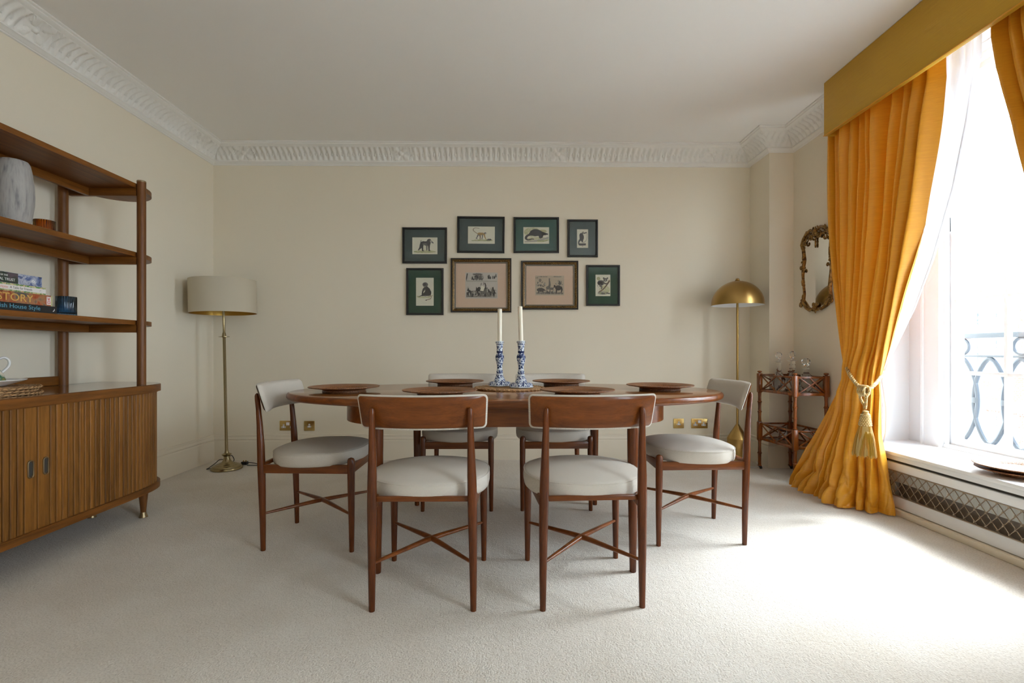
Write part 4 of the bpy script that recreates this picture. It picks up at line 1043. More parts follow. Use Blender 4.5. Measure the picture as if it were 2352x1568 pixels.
m_.mi = 1; m_.box((0.082, 0.125, 0.028), (0.088, 0.131, 0.042)); m_.box((0.062, 0.125, 0.028), (0.068, 0.131, 0.042)); m_.build('plug', ['black_plastic', 'socket_brass'], lp)

# ------------------------------------------------------------------ brass dome lamp
dl = thing('dome_floor_lamp', (1.905, 3.98, 0), 'brass floor lamp with a domed shade and cone base in the right corner', 'lamp')
m_ = MB(); m_.lathe([(0.080, 0.0), (0.082, 0.003), (0.082, 0.235), (0.081, 0.238), (0.0125, 0.350), (0.009, 0.354)], seg=56); m_.build('base', 'brass', dl)
m_ = MB(); m_.lathe([(0.0095, 0.352), (0.0095, 1.535)], seg=24); m_.build('pole', 'brass', dl)
pr = [(0.203 * cos(a), 1.338 + 0.198 * sin(a)) for a in [pi / 2 * k / 24 for k in range(24)]] + [(0.012, 1.536)]
m_ = MB(); m_.lathe([(0.2035, 1.334)] + pr, seg=80, cap=False); s_ = m_.build('dome_shade', 'brass', dl)
m_ = MB(); m_.lathe([(0.2025, 1.3345)] + [(r * 0.988, 1.334 + (z - 1.334) * 0.985) for r, z in pr], seg=80, cap=False); m_.build('shade_lining', 'enamel_white', s_)
m_ = MB(); m_.lathe([(0.018, 1.535), (0.020, 1.540), (0.014, 1.545), (0.016, 1.552), (0.008, 1.558)], seg=24); m_.build('finial', 'brass', dl)
m_ = MB(); m_.tube(crom([(0.085, -0.03, 0.01), (0.13, -0.05, 0.006), (0.16, -0.02, 0.02), (0.17, 0.03, 0.035), (0.19, -0.01, 0.02), (0.18, -0.05, 0.006), (0.15, -0.03, 0.012)], 60), 0.003, 8); m_.build('cord', 'enamel_white', dl)

# ------------------------------------------------------------------ brass sockets
def socket(px0, px1, py0, py1, double, label):
    X0, Z1 = at_yz(px0, py0, YB); X1, Z0 = at_yz(px1, py1, YB); cx_, cz_ = (X0 + X1) / 2, (Z0 + Z1) / 2
    hw, hh = (0.073 if double else 0.046), 0.043
    so_ = thing('wall_socket', (cx_, YB, cz_), label, 'socket', 0, 'brass wall sockets')
    R = Matrix(((1, 0, 0, 0), (0, 0, -1, 0), (0, 1, 0, 0), (0, 0, 0, 1)))
    m_ = MB(); m_.prism(rrect(2 * hw, 2 * hh, 0.004, 3), 0.0, 0.007, R, 0.003); m_.build('face_plate', 'socket_brass', so_)
    def T(x, y, t): return Matrix.Translation((x, -t, y)) @ R
    for cx2 in ((-0.037, 0.037) if double else (0,)):
        m_ = MB()
        if double: m_.box((cx2 - 0.006, -0.0092, -0.012), (cx2 + 0.006, -0.006, 0.013), 0.001); m_.box((cx2 - 0.018, -0.0092, -0.020), (cx2 + 0.018, -0.006, -0.006), 0.001); e0, e1 = 0.007, -0.013
        else: m_.blob((cx2, -0.007, 0.010), 0.0085, 2, (1, 0.3, 1)); m_.box((cx2 - 0.017, -0.009, -0.014), (cx2 + 0.017, -0.006, -0.001), 0.003); e0, e1 = 0.010, -0.0075
        ins = m_.build('outlet', 'white_plastic', so_)
        m_ = MB()
        for (hx_, hz_) in ((cx2, e0), (cx2 - 0.011, e1), (cx2 + 0.011, e1)): m_.box((hx_ - 0.0022, -0.0102, hz_ - 0.003), (hx_ + 0.0022, -0.0088, hz_ + 0.003))
        m_.build('pin_holes', 'dark_hole', ins, smooth=False)
    if double:
        m_ = MB(); m_.box((-0.014, -0.011, 0.004), (-0.0005, -0.006, 0.031), 0.001); m_.box((0.0005, -0.011, 0.004), (0.014, -0.006, 0.031), 0.001)
        m_.mi = 1; m_.box((-0.011, -0.0118, 0.027), (-0.005, -0.0105, 0.030)); m_.box((0.004, -0.0118, 0.027), (0.010, -0.0105, 0.030)); m_.build('switch', ['white_plastic', 'red_mark'], so_)
    m_ = MB()
    for sx in (-1, 1): m_.blob((sx * (hw - 0.012), -0.0073, 0.0), 0.0035, 1, (1, 0.35, 1))
    m_.build('screws', 'ferrule_brass', so_)
socket(643, 681, 964, 990, True, 'double brass wall socket left of the pair, partly behind the left chair leg')
socket(698, 724, 965, 990, False, 'single brass wall socket right of the left chair, above the skirting')
socket(1546, 1571, 960, 984, False, 'single brass wall socket on the back wall right of the table end')
socket(1586, 1626, 960, 984, True, 'double brass wall socket beside the right end chair and dome lamp')

# ------------------------------------------------------------------ framed prints
def poly_circle(cx_, cy_, rx, ry=None, n=18, a0=0, a1=2 * pi):
    ry = ry or rx; return [(cx_ + rx * cos(a0 + (a1 - a0) * k / n), cy_ + ry * sin(a0 + (a1 - a0) * k / n)) for k in range(n)]
class Strip(list): pass            # a long thin brush stroke, filled as a strip of quads
def ribbon(pts, w0, w1):
    P = crom([(x, y, 0) for x, y in pts], 22); L1, L2 = [], []
    for i, p in enumerate(P):
        t = (P[min(i + 1, 21)] - P[max(i - 1, 0)]).normalized(); w_ = (w0 + (w1 - w0) * i / 21) / 2
        L1.append((p.x - t.y * w_, p.y + t.x * w_)); L2.append((p.x + t.y * w_, p.y - t.x * w_))
    st = Strip(L1 + L2[::-1]); st.a, st.b = L1, L2; return st
ARTM = ['paper', 'ink', 'ink_mid', 'art_green', 'art_olive', 'art_gold', 'art_brown', 'ink_pale', 'paper_tan', 'paper_grey', 'leaf_art', 'engraving']
PA, INK, MID, GRN, OLV, GLD, BRN, PAL, TAN, GRY, LEAF, ENG = range(12)
def grass(y, x0=0.08, x1=0.92, c=OLV, n=9, seed=1):
    r = random.Random(seed); out = []
    for k in range(n):
        x = x0 + (x1 - x0) * (k + 0.5) / n; out.append((c if k % 3 else GRN, poly_circle(x, y + r.uniform(-0.02, 0.02), (x1 - x0) / n * 0.8, 0.022 + r.random() * 0.02)))
    return out
def monkey(body, c1, c2): return [(c1, p) for p in body]
art = {}
art['baboon'] = [(LEAF, poly_circle(0.5, 0.16, 0.40, 0.09))] + grass(0.12, seed=2) + [
    (INK, [(0.33, 0.72), (0.42, 0.78), (0.55, 0.76), (0.62, 0.84), (0.72, 0.86), (0.76, 0.76), (0.72, 0.60), (0.68, 0.50), (0.52, 0.52), (0.42, 0.56), (0.36, 0.46), (0.30, 0.52)]),
    (INK, [(0.32, 0.70), (0.44, 0.56), (0.40, 0.40), (0.30, 0.30), (0.26, 0.22), (0.22, 0.24), (0.27, 0.36), (0.29, 0.50)]),
    (INK, [(0.36, 0.60), (0.45, 0.56), (0.42, 0.40), (0.44, 0.22), (0.50, 0.18), (0.39, 0.18), (0.37, 0.35)]),
    (INK, [(0.60, 0.60), (0.71, 0.60), (0.68, 0.40), (0.70, 0.22), (0.74, 0.18), (0.65, 0.18), (0.64, 0.40)]),
    (MID, [(0.54, 0.52), (0.60, 0.56), (0.60, 0.36), (0.60, 0.24), (0.56, 0.22), (0.56, 0.38)]),
    (INK, poly_circle(0.67, 0.78, 0.09, 0.13)), (PAL, [(0.70, 0.84), (0.77, 0.80), (0.80, 0.68), (0.73, 0.66), (0.71, 0.74)]),
    (INK, [(0.77, 0.80), (0.85, 0.68), (0.84, 0.64), (0.79, 0.66)]), (INK, ribbon([(0.34, 0.70), (0.34, 0.80), (0.37, 0.83)], 0.025, 0.02)),
    (MID, poly_circle(0.50, 0.60, 0.09, 0.05))]
art['monkey'] = [(LEAF, poly_circle(0.55, 0.20, 0.36, 0.06))] + grass(0.19, 0.15, 0.9, seed=4) + [
    (BRN, ribbon([(0.36, 0.58), (0.26, 0.68), (0.19, 0.80), (0.25, 0.91), (0.36, 0.90), (0.43, 0.89)], 0.03, 0.025)),
    (GLD, [(0.35, 0.60), (0.42, 0.66), (0.56, 0.64), (0.62, 0.62), (0.64, 0.52), (0.56, 0.50), (0.44, 0.46), (0.36, 0.50)]),
    (MID, ribbon([(0.38, 0.52), (0.35, 0.40), (0.31, 0.30), (0.37, 0.27)], 0.06, 0.025)), (BRN, ribbon([(0.42, 0.54), (0.46, 0.40), (0.45, 0.28), (0.49, 0.27)], 0.07, 0.025)),
    (MID, ribbon([(0.54, 0.52), (0.54, 0.40), (0.52, 0.28), (0.55, 0.27)], 0.05, 0.025)), (GLD, ribbon([(0.61, 0.58), (0.62, 0.44), (0.66, 0.30), (0.69, 0.24)], 0.06, 0.022)),
    (MID, poly_circle(0.645, 0.61, 0.045, 0.055)), (PAL, poly_circle(0.665, 0.59, 0.025, 0.035)), (INK, poly_circle(0.80, 0.24, 0.08, 0.05)), (MID, poly_circle(0.74, 0.21, 0.06, 0.03))]
art['binturong'] = [(LEAF, poly_circle(0.35, 0.70, 0.33, 0.28)), (LEAF, poly_circle(0.55, 0.25, 0.45, 0.16)), (PAL, [(0.05, 0.14), (0.5, 0.22), (0.98, 0.42), (0.98, 0.30), (0.5, 0.12), (0.06, 0.08)]),
    (OLV, poly_circle(0.75, 0.75, 0.16, 0.10)),
    (INK, [(0.22, 0.60), (0.28, 0.78), (0.42, 0.88), (0.55, 0.87), (0.70, 0.76), (0.78, 0.66), (0.88, 0.58), (0.96, 0.60), (0.95, 0.54), (0.84, 0.52), (0.76, 0.54), (0.74, 0.36), (0.66, 0.31), (0.61, 0.33), (0.60, 0.48), (0.45, 0.45), (0.32, 0.50), (0.24, 0.48)]),
    (INK, ribbon([(0.26, 0.56), (0.14, 0.46), (0.10, 0.32), (0.18, 0.23), (0.32, 0.28), (0.42, 0.27)], 0.12, 0.05))] + grass(0.18, 0.55, 0.95, GRN, 6, 3)
art['colobus'] = [(PAL, ribbon([(0.88, 0.85), (0.90, 0.60), (0.80, 0.38), (0.50, 0.26)], 0.04, 0.05)), (PAL, ribbon([(0.86, 0.8), (0.70, 0.78)], 0.03, 0.03)),
    (INK, poly_circle(0.42, 0.56, 0.20, 0.20)), (INK, poly_circle(0.36, 0.66, 0.15, 0.14)), (INK, ribbon([(0.45, 0.45), (0.50, 0.36), (0.42, 0.32)], 0.14, 0.06)),
    (INK, ribbon([(0.40, 0.76), (0.65, 0.79), (0.86, 0.84)], 0.07, 0.04)), (INK, ribbon([(0.50, 0.68), (0.58, 0.62)], 0.07, 0.05)), (MID, poly_circle(0.54, 0.82, 0.09, 0.055)), (PAL, poly_circle(0.57, 0.80, 0.05, 0.035)),
    (INK, ribbon([(0.32, 0.46), (0.17, 0.34), (0.18, 0.20), (0.40, 0.18), (0.80, 0.19)], 0.12, 0.11)), (BRN, ribbon([(0.44, 0.10), (0.56, 0.07)], 0.03, 0.02))]
art['macaque'] = [(OLV, ribbon([(0.05, 0.33), (0.5, 0.30), (0.95, 0.36)], 0.05, 0.03)), (LEAF, poly_circle(0.45, 0.30, 0.38, 0.03)),
    (INK, [(0.45, 0.66), (0.62, 0.70), (0.76, 0.62), (0.86, 0.50), (0.85, 0.40), (0.76, 0.35), (0.50, 0.35), (0.30, 0.34), (0.12, 0.31), (0.16, 0.34), (0.32, 0.38), (0.33, 0.50), (0.38, 0.60)]),
    (PA, [(0.42, 0.50), (0.52, 0.58), (0.50, 0.50), (0.40, 0.44)]), (INK, ribbon([(0.58, 0.60), (0.64, 0.48), (0.54, 0.36)], 0.10, 0.06)),
    (MID, poly_circle(0.52, 0.755, 0.16, 0.085)), (INK, poly_circle(0.49, 0.76, 0.09, 0.05)), (PAL, poly_circle(0.52, 0.34, 0.05, 0.02)),
    (BRN, ribbon([(0.80, 0.38), (0.86, 0.32), (0.82, 0.25), (0.66, 0.22), (0.56, 0.20)], 0.035, 0.02)), (INK, poly_circle(0.57, 0.195, 0.05, 0.014)),
    (PAL, [(0.36, 0.10), (0.64, 0.10), (0.64, 0.103), (0.36, 0.103)]), (PAL, [(0.42, 0.93), (0.56, 0.93), (0.56, 0.935), (0.42, 0.935)])]
art['koala'] = [(LEAF, poly_circle(0.60, 0.30, 0.36, 0.20)), (OLV, poly_circle(0.2, 0.82, 0.12, 0.08)), (PAL, poly_circle(0.5, 0.14, 0.36, 0.08)),
    (BRN, ribbon([(0.95, 0.74), (0.75, 0.52), (0.48, 0.30), (0.20, 0.18)], 0.10, 0.05)), (INK, ribbon([(0.93, 0.70), (0.74, 0.50), (0.50, 0.30)], 0.03, 0.02)),
    (MID, poly_circle(0.36, 0.62, 0.24, 0.13)), (INK, poly_circle(0.33, 0.60, 0.19, 0.09)), (MID, poly_circle(0.66, 0.76, 0.14, 0.085)), (INK, poly_circle(0.55, 0.84, 0.05, 0.035)), (INK, poly_circle(0.80, 0.84, 0.05, 0.035)), (PAL, poly_circle(0.68, 0.74, 0.06, 0.035)), (INK, poly_circle(0.71, 0.735, 0.025, 0.02)),
    (MID, ribbon([(0.50, 0.62), (0.68, 0.58), (0.80, 0.60)], 0.10, 0.05)), (MID, ribbon([(0.28, 0.52), (0.42, 0.42), (0.38, 0.32)], 0.14, 0.05)), (PAL, ribbon([(0.22, 0.52), (0.12, 0.50), (0.20, 0.40)], 0.03, 0.03))] + grass(0.14, 0.3, 0.95, MID, 6, 9)
def crowd(x0, x1, y0, y1, n, seed, hmin=0.1, hmax=0.25):
    r = random.Random(seed); out = []
    for k in range(n):
        x = r.uniform(x0, x1); y = r.uniform(y0, y1); h = r.uniform(hmin, hmax); w_ = h * r.uniform(0.25, 0.5); c = r.choice((INK, INK, MID, MID, PAL))
        out.append((c, [(x - w_ / 2, y), (x + w_ / 2, y), (x + w_ * r.uniform(0.1, 0.6), y + h * 0.6), (x + r.uniform(-w_, w_) * 0.3, y + h), (x - w_ * r.uniform(0.2, 0.6), y + h * 0.7)]))
    return out
art['parade'] = [(ENG, [(0.02, 0.645), (0.98, 0.645), (0.98, 0.66), (0.02, 0.66)]), (ENG, [(0.03, 0.05), (0.97, 0.05), (0.97, 0.22), (0.75, 0.30), (0.5, 0.24), (0.22, 0.30), (0.03, 0.24)])] + \
    crowd(0.05, 0.95, 0.06, 0.30, 70, 11, 0.06, 0.18) + [(PAL, [(0.02, 0.645), (0.98, 0.645), (0.98, 0.68), (0.02, 0.70)]), (INK, [(0.03, 0.66), (0.08, 0.95), (0.05, 0.97), (0.02, 0.8)])] + crowd(0.16, 0.55, 0.70, 0.78, 24, 12, 0.08, 0.2) + crowd(0.66, 0.95, 0.74, 0.82, 18, 13, 0.06, 0.14) + \
    [(MID, poly_circle(0.38, 0.93, 0.16, 0.04)), (INK, poly_circle(0.42, 0.36, 0.055, 0.09)), (MID, poly_circle(0.56, 0.30, 0.11, 0.13)), (PA, [(0.46, 0.30), (0.56, 0.28), (0.60, 0.44), (0.50, 0.50)]), (INK, ribbon([(0.62, 0.36), (0.63, 0.50), (0.60, 0.60)], 0.04, 0.03)), (MID, ribbon([(0.48, 0.50), (0.50, 0.60)], 0.02, 0.02)), (MID, ribbon([(0.57, 0.52), (0.57, 0.62)], 0.02, 0.02))]
art['menagerie'] = [(ENG, [(0.03, 0.06), (0.97, 0.06), (0.97, 0.14), (0.5, 0.20), (0.03, 0.16)]), (MID, [(0.12, 0.925), (0.42, 0.925), (0.42, 0.955), (0.12, 0.955)]), (MID, [(0.62, 0.925), (0.9, 0.925), (0.9, 0.955), (0.62, 0.955)]),
    (INK, poly_circle(0.19, 0.28, 0.13, 0.10)), (INK, ribbon([(0.12, 0.24), (0.12, 0.12)], 0.04, 0.03)), (INK, ribbon([(0.26, 0.24), (0.28, 0.14)], 0.04, 0.03)), (INK, ribbon([(0.30, 0.28), (0.36, 0.24)], 0.07, 0.03)),
    (MID, ribbon([(0.44, 0.34), (0.50, 0.52), (0.485, 0.84)], 0.10, 0.03)), (MID, ribbon([(0.475, 0.86), (0.53, 0.82)], 0.03, 0.02)), (MID, poly_circle(0.45, 0.38, 0.08, 0.09)), (MID, ribbon([(0.40, 0.34), (0.40, 0.12)], 0.03, 0.02)), (MID, ribbon([(0.50, 0.34), (0.52, 0.12)], 0.03, 0.02)),
    (MID, poly_circle(0.56, 0.34, 0.08, 0.06)), (MID, ribbon([(0.52, 0.32), (0.52, 0.14)], 0.02, 0.015)), (MID, ribbon([(0.62, 0.32), (0.62, 0.14)], 0.02, 0.015)), (MID, ribbon([(0.62, 0.36), (0.66, 0.44)], 0.03, 0.03)),
    (INK, poly_circle(0.80, 0.38, 0.11, 0.13)), (INK, ribbon([(0.88, 0.44), (0.92, 0.30), (0.90, 0.14)], 0.08, 0.03)), (INK, ribbon([(0.74, 0.34), (0.73, 0.12)], 0.05, 0.04)), (INK, poly_circle(0.67, 0.46, 0.035, 0.07)),
    (MID, poly_circle(0.85, 0.60, 0.06, 0.07)), (MID, poly_circle(0.13, 0.52, 0.06, 0.03)), (MID, poly_circle(0.17, 0.76, 0.045, 0.08)), (MID, poly_circle(0.33, 0.55, 0.04, 0.07))] + crowd(0.05, 0.36, 0.42, 0.66, 18, 21, 0.05, 0.12) + crowd(0.7, 0.95, 0.5, 0.7, 12, 22, 0.04, 0.1) + crowd(0.03, 0.12, 0.8, 0.9, 6, 23, 0.03, 0.07) + crowd(0.4, 0.7, 0.10, 0.16, 14, 25, 0.04, 0.12)
def picture(box, pbox, kind, mount, subj, label, paper=PA, rot=0.0):
    """box/pbox: outer frame and print sheet as measured on the back wall"""
    X0, Z1 = at_yz(box[0], box[1], YB); X1, Z0 = at_yz(box[2], box[3], YB)
    W_, H_ = X1 - X0, Z1 - Z0; cx_, cz_ = (X0 + X1) / 2, (Z0 + Z1) / 2
    p = thing('framed_print', (cx_, YB - 0.001, cz_), label, 'picture', 0, 'framed animal prints on the back wall'); p.rotation_euler = (0, rot, 0)
    R = Matrix(((1, 0, 0, 0), (0, 0, -1, 0), (0, 1, 0, 0), (0, 0, 0, 1)))     # local xy -> wall xz, z -> towards room
    def frame(name, prof, mats, par, w_=W_, h_=H_):
        m_ = MB(); n = len(prof); cs = [(-1, -1), (1, -1), (1, 1), (-1, 1)]
        rg = [[m_.bm.verts.new(R @ Vector((sx * (w_ / 2 - q), sy * (h_ / 2 - q), t))) for q, t, _ in prof] for sx, sy in cs]
        for i in range(4):
            a_, b_ = rg[i], rg[(i + 1) % 4]
            for k in range(n - 1): m_.face([a_[k], b_[k], b_[k + 1], a_[k + 1]], prof[k][2])
        return m_.build(name, mats, par, angle=25)
    fr = thing_name = None
    if kind == 'black':
        frame('frame', [(0.0, 0.0, 0), (0.0, 0.018, 0), (0.002, 0.021, 0), (0.013, 0.021, 0), (0.0175, 0.015, 0), (0.0175, 0.006, 0)], ['black_frame'], p); q = 0.0175
    else:
        frame('frame', [(0.0, 0.0, 0), (0.0, 0.020, 0), (0.003, 0.023, 0), (0.011, 0.021, 0), (0.0115, 0.0215, 1), (0.018, 0.025, 1), (0.032, 0.020, 0), (0.036, 0.018, 2), (0.038, 0.018, 0), (0.042, 0.014, 2), (0.044, 0.012, 0), (0.044, 0.006, 0)], ['black_frame', 'gilt_dark', 'silver_line'], p); q = 0.044
    m_ = MB(); m_.box((-W_ / 2 + 0.003, -0.0065, -H_ / 2 + 0.003), (W_ / 2 - 0.003, 0.0, H_ / 2 - 0.003)); m_.build('mount', mount, p, smooth=False)
    PX0, PZ1 = at_yz(pbox[0], pbox[1], YB); PX1_, PZ0 = at_yz(pbox[2], pbox[3], YB)
    w_, h_ = PX1_ - PX0, PZ1 - PZ0; ox, oz = PX0 - cx_, PZ0 - cz_
    m_ = MB(); m_.mi = paper; m_.box((ox, -0.0072, oz), (ox + w_, -0.0060, oz + h_))
    rr_ = random.Random(subj); extra = []
    for c, pl in art[subj]:
        a_ = abs(sum(x0 * y1 - x1 * y0 for (x0, y0), (x1, y1) in zip(pl, pl[1:] + pl[:1]))) / 2
        if isinstance(pl, Strip) or c not in (INK, MID, GLD, BRN, OLV, GRN, LEAF) or a_ < 0.002: extra.append((c, pl)); continue
        asp = h_ / w_; dn = densify(pl, 0.018); q_ = []
        for (x, y) in dn: q_.append((x + rr_.uniform(-1, 1) * 0.006, y + rr_.uniform(-1, 1) * 0.006 / asp))
        extra.append((c, q_))
        xs = [x for x, y in pl]; ys = [y for x, y in pl]; cxx = sum(xs) / len(xs); cyy = sum(ys) / len(ys)
        for _ in range(min(60, int(a_ * 900))):          # short pen strokes over and around the form
            x = rr_.choice(xs) * 0.55 + cxx * 0.45 + rr_.uniform(-0.02, 0.02); y = rr_.choice(ys) * 0.55 + cyy * 0.45 + rr_.uniform(-0.02, 0.02)
            an = rr_.uniform(0.9, 1.9) if c in (INK, MID, GLD) else rr_.uniform(-0.4, 0.4); l_ = rr_.uniform(0.012, 0.035)
            dx, dy = l_ * cos(an), l_ * sin(an) / asp; cc = {INK: MID, MID: INK, GLD: BRN, BRN: INK, OLV: GRN, GRN: OLV, LEAF: OLV}[c]
            extra.append((cc, [(x, y), (x + dx * 0.5 + 0.0022, y + dy * 0.5), (x + dx, y + dy), (x + dx * 0.5 - 0.0022, y + dy * 0.5)]))
    for i, (c, pl) in enumerate(extra):
        t = -0.0073 - 0.000003 * i
        if isinstance(pl, Strip):
            va = [m_.bm.verts.new((ox + x * w_, t, oz + y * h_)) for x, y in pl.a]; vb = [m_.bm.verts.new((ox + x * w_, t, oz + y * h_)) for x, y in pl.b]
            for k in range(len(va) - 1): m_.face([va[k], va[k + 1], vb[k + 1], vb[k]], c)
            continue
        try: m_.face([m_.bm.verts.new((ox + x * w_, t, oz + y * h_)) for x, y in pl], c)
        except Exception: pass
    bmesh.ops.triangulate(m_.bm, faces=[f for f in m_.bm.faces if len(f.verts) > 4])
    m_.build('print', ARTM, p, smooth=False)
    m_ = MB(); m_.box((-W_ / 2 + q - 0.002, -0.0105, -H_ / 2 + q - 0.002), (W_ / 2 - q + 0.002, -0.0098, H_ / 2 - q + 0.002)); m_.build('glazing', 'pane_glass', p, smooth=False)
picture((925, 523, 1027, 605.5), (947.5, 545.5, 1005, 584), 'black', 'mount_slate', 'baboon', 'small black framed print of a dark baboon walking, top left of the group')
picture((1050.5, 498, 1159, 581.5), (1075, 520.5, 1136.5, 560), 'black', 'mount_slate', 'monkey', 'black framed print of a golden long-tailed monkey, second in top row', rot=radians(0.4))
picture((1179.5, 499.5, 1283.5, 581.5), (1202, 522, 1261, 560), 'black', 'mount_teal', 'binturong', 'black framed print of a furry black animal with a curled tail, top row', rot=radians(0))
picture((1303, 505, 1372.5, 591), (1325, 527, 1350.5, 569.5), 'black', 'mount_blue', 'colobus', 'small upright black framed print of a black climbing monkey, right end of top row')
picture((934, 616, 1019, 723.5), (956, 638, 996.5, 702), 'black', 'mount_green', 'macaque', 'upright black framed print of a seated dark monkey, left end of the lower row')
picture((1036, 593.5, 1174.5, 717.5), (1069, 626, 1143, 685.5), 'gilt', 'mount_pink', 'parade', 'larger gilt framed engraving of a crowd on pink mount, left of two gilt frames', GRY)
picture((1197, 599.5, 1327.5, 711), (1229, 633, 1295.5, 678.5), 'gilt', 'mount_pink', 'menagerie', 'gilt framed engraving of a giraffe and other beasts on a pink mount', TAN)
picture((1346, 609, 1423, 702.5), (1367.5, 631, 1401.5, 680), 'black', 'mount_green', 'koala', 'black framed print of a koala on a bough, right end of lower row')

# ------------------------------------------------------------------ rococo mirror on the right wall
mr = thing('gilt_mirror', (XR, 3.64, 1.57), 'gilt rococo wall mirror with scrolled frame above the little bar cart', 'mirror')
def ml(y, z, t=0.0): return (-t, -y, z)       # y to the right as seen in the photo, z up, t off the wall
outl = [(0.0, 0.275), (0.08, 0.262), (0.135, 0.262), (0.165, 0.225), (0.158, 0.16), (0.150, 0.10), (0.165, 0.04), (0.168, -0.02), (0.160, -0.09), (0.150, -0.16), (0.158, -0.22), (0.125, -0.265), (0.06, -0.29), (0.0, -0.285)]
full = outl + [(-y, z) for y, z in reversed(outl[1:-1])]
gl = crom([(y, z, 0) for y, z in full + [full[0]]], 120)[:-1]
m_ = MB(); m_.face([m_.bm.verts.new((-0.010, -p.x, p.y)) for p in gl]); m_.face([m_.bm.verts.new((-0.002, -p.x, p.y)) for p in gl]); m_.build('mirror_glass', 'mirror_glass', mr, smooth=False)
m_ = MB(); m_.tube([(-0.014, -p.x, p.y) for p in gl], [0.0085 + 0.0022 * sin(i * 0.21) for i in range(len(gl))], 10, closed=True); 
m_.tube([(-0.008, -p.x * 1.05, p.y * 1.03) for p in gl], [0.0055 + 0.0018 * sin(i * 0.16 + 1) for i in range(len(gl))], 8, closed=True); m_.build('frame', 'gilt_mirror', mr)
def scroll(mb_, cy_, cz_, r0, turns, a0, hand, tail=None, rad=0.010):
    r0 *= 0.86; rad *= 0.72
    pts = []; n = int(26 * turns)
    for i in range(n + 1):
        t = i / n; a = a0 + hand * turns * 2 * pi * t; r = r0 * (1 - 0.80 * t); pts.append((-0.020 - 0.010 * t, -(cy_ + r * cos(a)), cz_ + r * sin(a)))
    if tail: pts = [(-0.016, -y, z) for y, z in tail] + pts
    rr_ = [rad * (0.55 + 0.45 * sin(pi * min(1, i / len(pts) * 1.2))) for i in range(len(pts))]
    mb_.tube(pts, rr_, 8); mb_.blob((-0.030, -cy_, cz_), r0 * 0.34, 2, (0.7, 1, 1))
def leaf(mb_, y, z, ang, ln, wd):
    M = Matrix.Translation((-0.020, -y, z)) @ Matrix.Rotation(-ang, 4, 'X')
    mb_.blob((0, 0, ln * 0.36), 0.5, 2, (0.011, wd * 0.72, ln * 0.72), M)
m_ = MB()
for sd in (1, -1):
    scroll(m_, sd * 0.045, 0.262, 0.034, 1.3, pi / 2 if sd > 0 else pi / 2, -sd, None, 0.011)
    scroll(m_, sd * 0.120, 0.225, 0.024, 1.2, pi / 2, -sd, [(sd * 0.075, 0.295), (sd * 0.100, 0.285)], 0.010)
    m_.tube([(-0.020, -sd * y, z) for y, z in ((0.02, 0.30), (0.06, 0.315), (0.11, 0.300), (0.150, 0.265), (0.175, 0.225), (0.168, 0.19))], [0.008, 0.012, 0.012, 0.011, 0.009, 0.004], 8)
    for (y, z, a, l_, w_) in ((0.155, 0.275, 0.9, 0.045, 0.016), (0.180, 0.245, 1.4, 0.035, 0.013), (0.120, 0.300, 0.5, 0.035, 0.014), (0.030, 0.310, 0.3, 0.035, 0.015), (0.17, 0.21, 2.2, 0.03, 0.012)): leaf(m_, sd * y, z, sd * a, l_, w_)
m_.blob((-0.024, 0, 0.285), 0.026, 2, (0.6, 1, 1.2)); leaf(m_, 0, 0.300, 0, 0.045, 0.022); leaf(m_, 0.016, 0.300, 0.5, 0.035, 0.015); leaf(m_, -0.016, 0.300, -0.5, 0.035, 0.015)
for k in range(6): m_.blob((-0.018, 0, 0.240 - k * 0.0125), 0.0098 - 0.0014 * (k % 2), 2, (0.7, 1, 1))
m_.build('crest', 'gilt_mirror', mr, angle=60)
m_ = MB()
for sd in (1, -1):
    scroll(m_, sd * 0.172, 0.045, 0.017, 1.2, -pi / 2, sd, [(sd * 0.155, 0.10), (sd * 0.150, 0.07)], 0.008)
    scroll(m_, sd * 0.148, 0.018, 0.016, 1.2, pi / 2, sd, [(sd * 0.165, -0.05), (sd * 0.168, -0.01)], 0.008)
    for (y, z, a, l_, w_) in ((0.160, 0.10, 0.1, 0.06, 0.012), (0.167, -0.05, 3.1, 0.05, 0.012), (0.175, 0.08, 0.5, 0.03, 0.010), (0.165, -0.08, 2.9, 0.03, 0.01)): leaf(m_, sd * y, z, sd * a, l_, w_)
m_.build('side_scrolls', 'gilt_mirror', mr, angle=60)
m_ = MB()
for sd in (1, -1):
    scroll(m_, sd * 0.175, -0.245, 0.024, 1.2, 0 if sd > 0 else pi, -sd, [(sd * 0.155, -0.18), (sd * 0.165, -0.20)], 0.010)
    m_.tube([(-0.020, -sd * y, z) for y, z in ((0.03, -0.290), (0.07, -0.300), (0.11, -0.278), (0.145, -0.240), (0.165, -0.21))], [0.006, 0.011, 0.012, 0.012, 0.006], 8)
    for (y, z, a, l_, w_) in ((0.165, -0.20, 0.3, 0.05, 0.016), (0.185, -0.215, 1.0, 0.035, 0.013), (0.190, -0.245, 1.7, 0.03, 0.012), (0.04, -0.27, 0.9, 0.04, 0.015), (0.045, -0.30, 1.9, 0.04, 0.015)): leaf(m_, sd * y, z, sd * a, l_, w_)
m_.blob((-0.026, 0, -0.285), 0.022, 2, (0.6, 1, 1)); m_.blob((-0.024, -0.022, -0.262), 0.016, 2, (0.6, 1, 1)); m_.blob((-0.024, 0.016, -0.258), 0.015, 2, (0.6, 1, 1)); leaf(m_, 0, -0.295, pi, 0.045, 0.022); leaf(m_, 0.0, -0.275, 0, 0.04, 0.015); leaf(m_, 0.018, -0.295, pi - 0.6, 0.04, 0.016); leaf(m_, -0.018, -0.295, pi + 0.6, 0.04, 0.016)
m_.build('lower_crest', 'gilt_mirror', mr, angle=60)

